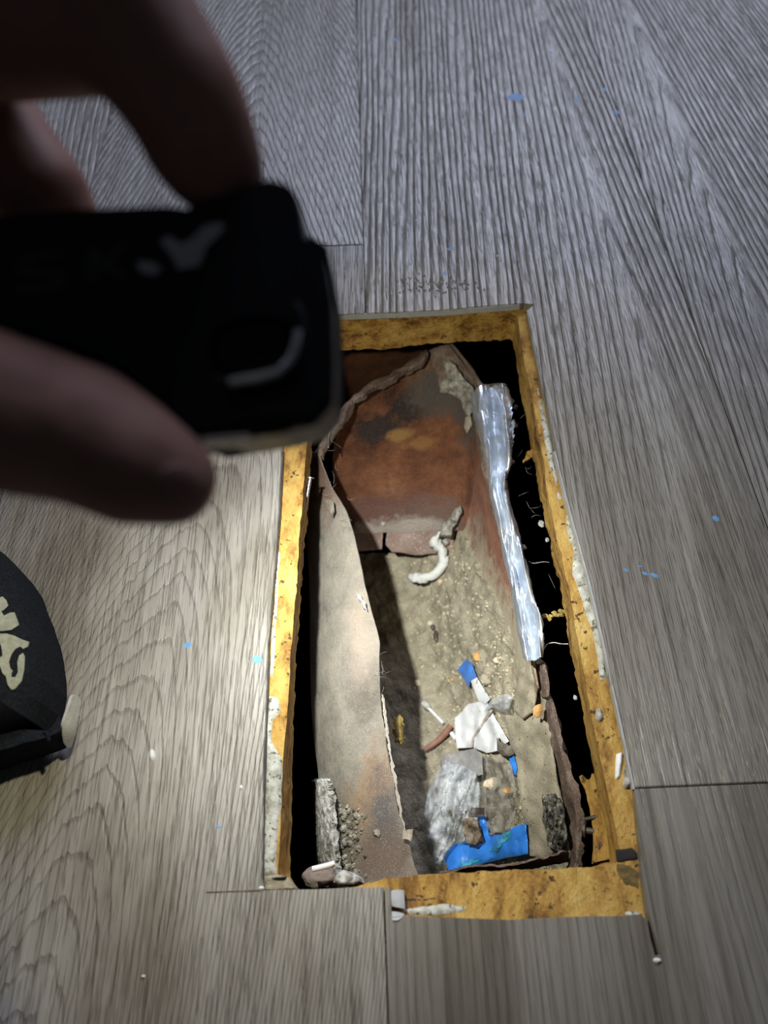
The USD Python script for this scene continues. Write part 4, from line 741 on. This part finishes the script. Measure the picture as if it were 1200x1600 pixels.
obj('battery_door', cam2world(prism([(395, 634), (492, 622), (492, 648), (400, 658)], .1212, .1225, .0005)), M_bezel, fl, smooth=30)
def letter(polys):
    out = []
    for q in polys:
        g = Polygon([((x - 600) * .1216 / F, -(y - 800) * .1216 / F) for x, y in q]).buffer(.0003).buffer(-.0003)
        m = trimesh.creation.extrude_polygon(max(getattr(g, 'geoms', [g]), key=lambda s: s.area), .0006, engine='earcut'); m.apply_translation([0, 0, -.1221])
        out.append(trimesh.Trimesh(CAM + m.vertices @ np.array([RGT, UPV, BCK]), m.faces, process=False))
    return trimesh.util.concatenate(out)
obj('letter', letter([[(250, 378), (262, 368), (286, 382), (300, 372), (320, 352), (345, 348), (350, 354), (338, 370), (322, 384), (316, 400), (310, 414), (278, 420), (272, 404), (262, 392)], [(215, 408), (240, 410), (252, 420), (240, 430), (218, 424)]]), M_print, fl, smooth=False, label='pale printed letter Y')  # bright copy of the print; K and S carry the painted shade
obj('letter', letter([[(136, 388), (156, 386), (160, 404), (186, 380), (206, 378), (178, 408), (206, 436), (182, 438), (160, 418), (156, 440), (136, 442)]]), M_shadeprint, fl, smooth=False, label='printed letter K with hand shade painted in')
obj('letter', letter([[(104, 392), (100, 402), (54, 408), (52, 416), (94, 420), (108, 430), (104, 446), (86, 456), (22, 460), (26, 448), (80, 444), (84, 436), (40, 432), (24, 422), (28, 404), (46, 396)]]), M_shadeprint, fl, smooth=False, label='printed letter S with hand shade painted in')
lp = LAMP - BCK * -.004
lens = trimesh.creation.cylinder(radius=.011, height=.003, sections=40); 
lm = np.eye(4); lm[:3, :3] = np.array([RGT, UPV, BCK]).T; lm[:3, 3] = Q(200, 500, .1512); lens.apply_transform(lm)
obj('lens', lens, M_lens, fl, smooth=30, label='round lens on the underside')

# ------------------------------------------------------------------ hand
def limb(js):
    """chain of (px, py, depth, radius in picture points)"""
    s = []
    for x, y, d, r in js:
        s.append(m3.Manifold.sphere(r * d / F, 32).translate([(x - 600) * d / F, -(y - 800) * d / F, -d]))
    return [m3.Manifold.batch_hull([a, b]) for a, b in zip(s[:-1], s[1:])]
bones = []
bones += limb([(-330, 20, .150, 165), (-40, 0, .128, 142), (195, 26, .117, 110), (284, 150, .120, 95), (316, 225, .1245, 88), (342, 270, .128, 70)])          # index finger
bones += limb([(-420, 160, .160, 140), (-180, 130, .155, 100), (-15, 210, .152, 84), (62, 300, .150, 74), (92, 350, .1535, 62)])         # middle finger
bones += limb([(-430, 330, .165, 130), (-280, 420, .172, 84), (-180, 520, .170, 76), (-120, 570, .163, 62)])                   # ring finger
bones += limb([(-450, 480, .165, 115), (-330, 590, .170, 72), (-250, 640, .165, 62), (-200, 660, .160, 54)])                  # little finger
bones += limb([(-520, 470, .150, 180), (-260, 570, .128, 150), (0, 646, .117, 124), (130, 680, .116, 110), (205, 722, .1165, 98), (264, 748, .118, 74)])        # thumb
bones += [m3.Manifold.batch_hull([m3.Manifold.sphere(r * d / F, 32).translate([(x - 600) * d / F, -(y - 800) * d / F, -d]) for x, y, d, r in
          [(-330, 20, .150, 150), (-420, 160, .160, 130), (-430, 330, .165, 120), (-450, 480, .165, 110), (-520, 470, .150, 170), (-800, 300, .155, 170), (-800, 480, .155, 160)]])]
bones += limb([(-800, 390, .155, 190), (-1150, 480, .155, 175), (-1900, 620, .16, 230)])
hand = m3.Manifold.batch_boolean(bones, m3.OpType.Add).refine_to_length(.0026)
a = hand.to_mesh(); hm = trimesh.Trimesh(a.vert_properties[:, :3], a.tri_verts, process=True)
trimesh.smoothing.filter_taubin(hm, lamb=.5, nu=.52, iterations=26)
hm = trimesh.Trimesh(CAM + hm.vertices @ np.array([RGT, UPV, BCK]), hm.faces, process=False)
per = thing('person', 'left hand of a person gripping the black flashlight between thumb and fingers', 'person')
obj('hand', hm, M_skin, per, smooth=True)
nl = drape([(248, 745), (262, 728), (290, 724), (312, 738), (316, 758), (304, 774), (276, 782), (254, 772)], hm, 6, 0, 0)
h_ = hits(np.array(Polygon([(248, 745), (262, 728), (290, 724), (312, 738), (316, 758), (304, 774), (276, 782), (254, 772)]).exterior.segmentize(6).coords), hm)
pn, tn = tri2d(Polygon([(246, 748), (258, 730), (286, 722), (312, 734), (318, 758), (304, 776), (276, 784), (252, 774)]), 6)
w = hits(pn, hm); okn = ~np.isnan(w[:, 0])
if okn.all():
    top = w + BCK * .0004
    if (normals(top, tn) @ BCK).sum() < 0: tn = tn[:, ::-1]
    obj('thumb_nail', closed(top, top - BCK * .0005, tn), M_nail, per, smooth=60, label='short thumb nail')

# ------------------------------------------------------------------ knee pad at the left edge
kp = thing('knee_pad', 'black fabric knee pad with pale stylised letters at the left edge of the floor', 'knee pad')
out_px = [(-330, 1010), (-300, 930), (-220, 880), (-120, 858), (-40, 858), (0, 870), (30, 888), (60, 926), (78, 972), (91, 1030), (97, 1085), (92, 1120), (80, 1150), (0, 1172), (-120, 1190), (-240, 1190), (-320, 1130)]
ZK = .006
base = np.array([P(x, y, ZK)[:2] for x, y in np.array(Polygon(out_px).buffer(8).buffer(-8).exterior.segmentize(10).coords)[:-1]])
cb2 = base.mean(0)
prof = [(1.0, 0.0), (1.005, .010), (1.0, .020), (.985, .027), (.95, .0325), (.89, .0365), (.80, .040), (.66, .043), (.48, .045), (.3, .046), (.12, .0465)]
rowsk = [np.c_[cb2 + (base - cb2) * s, np.full(len(base), z)] for s, z in prof]
n = len(base); V = np.vstack(rowsk + [[[*cb2, .0466]], [[*cb2, 0]]]); T = []
for k in range(len(prof) - 1):
    for j in range(n):
        a_, b_ = k * n + j, k * n + (j + 1) % n; T += [[a_, b_, b_ + n], [a_, b_ + n, a_ + n]]
for j in range(n):
    T += [[(len(prof) - 1) * n + j, (len(prof) - 1) * n + (j + 1) % n, len(prof) * n], [(j + 1) % n, j, len(prof) * n + 1]]
V[:-1] += (fbm(V[:-1] * 70, 3, 5)[:, None] - .5) * .0016 * np.array([1, 1, .6])
km = trimesh.Trimesh(V, T, process=False)
if km.volume < 0: km.invert()
km.vertices[:, 2] = np.maximum(km.vertices[:, 2], .0001)
obj('pad_shell', km, M_fabric, kp, smooth=60)
st_ = sheet([[(-300, 1150, .022), (-120, 1165, .024), (0, 1148, .024), (40, 1140, .023), (70, 1142, .022), (92, 1118, .020)], [(-300, 1180, .024), (-120, 1188, .026), (0, 1172, .026), (40, 1160, .025), (74, 1152, .024), (97, 1140, .020)], [(-300, 1225, .0022), (-120, 1220, .0022), (0, 1203, .0022), (40, 1190, .0022), (80, 1178, .0022), (104, 1168, .0022)]], (30, 80), .0022, .0006, 200, seed=4)
obj('strap', st_, M_fabric, kp, smooth=60)
tb_ = sheet([[(113, 1088, .020), (120, 1086, .017), (127, 1096, .013)], [(100, 1128, .021), (111, 1130, .017), (121, 1134, .012)], [(99, 1160, .014), (105, 1167, .010), (111, 1168, .007)]], (20, 14), .0012, .0002, 200, seed=5)
obj('strap_end', tb_, M_tabface, kp, smooth=60, label='pale grey strap end')
for q, lb_ in (([[(-8, 936), (4, 932), (10, 938), (13, 946), (6, 953), (2, 955), (6, 962), (16, 957), (23, 957), (30, 976), (18, 984), (2, 986), (-10, 984)]], 'pale printed letter K, sideways'),
               ([[(-6, 990), (10, 990), (22, 993), (34, 999), (46, 1003), (44, 1010), (36, 1014), (32, 1010), (24, 1014), (18, 1022), (14, 1034), (16, 1044), (20, 1048), (18, 1052), (14, 1050), (8, 1056), (4, 1052), (-4, 1030), (4, 1024), (2, 1010)],
                 [(36, 1020), (39, 1026), (38, 1046), (34, 1064), (24, 1076), (18, 1078), (12, 1070), (9, 1056), (13, 1049), (18, 1052), (18, 1058), (24, 1058), (28, 1050), (27, 1034), (30, 1024)]], 'pale printed letter Y with a hooked tail, sideways')):
    parts = [drape(s, km, 4, .0003, .0003) for s in q]
    obj('letter', trimesh.util.concatenate(parts), M_fabprint, kp, smooth=60, label=lb_)
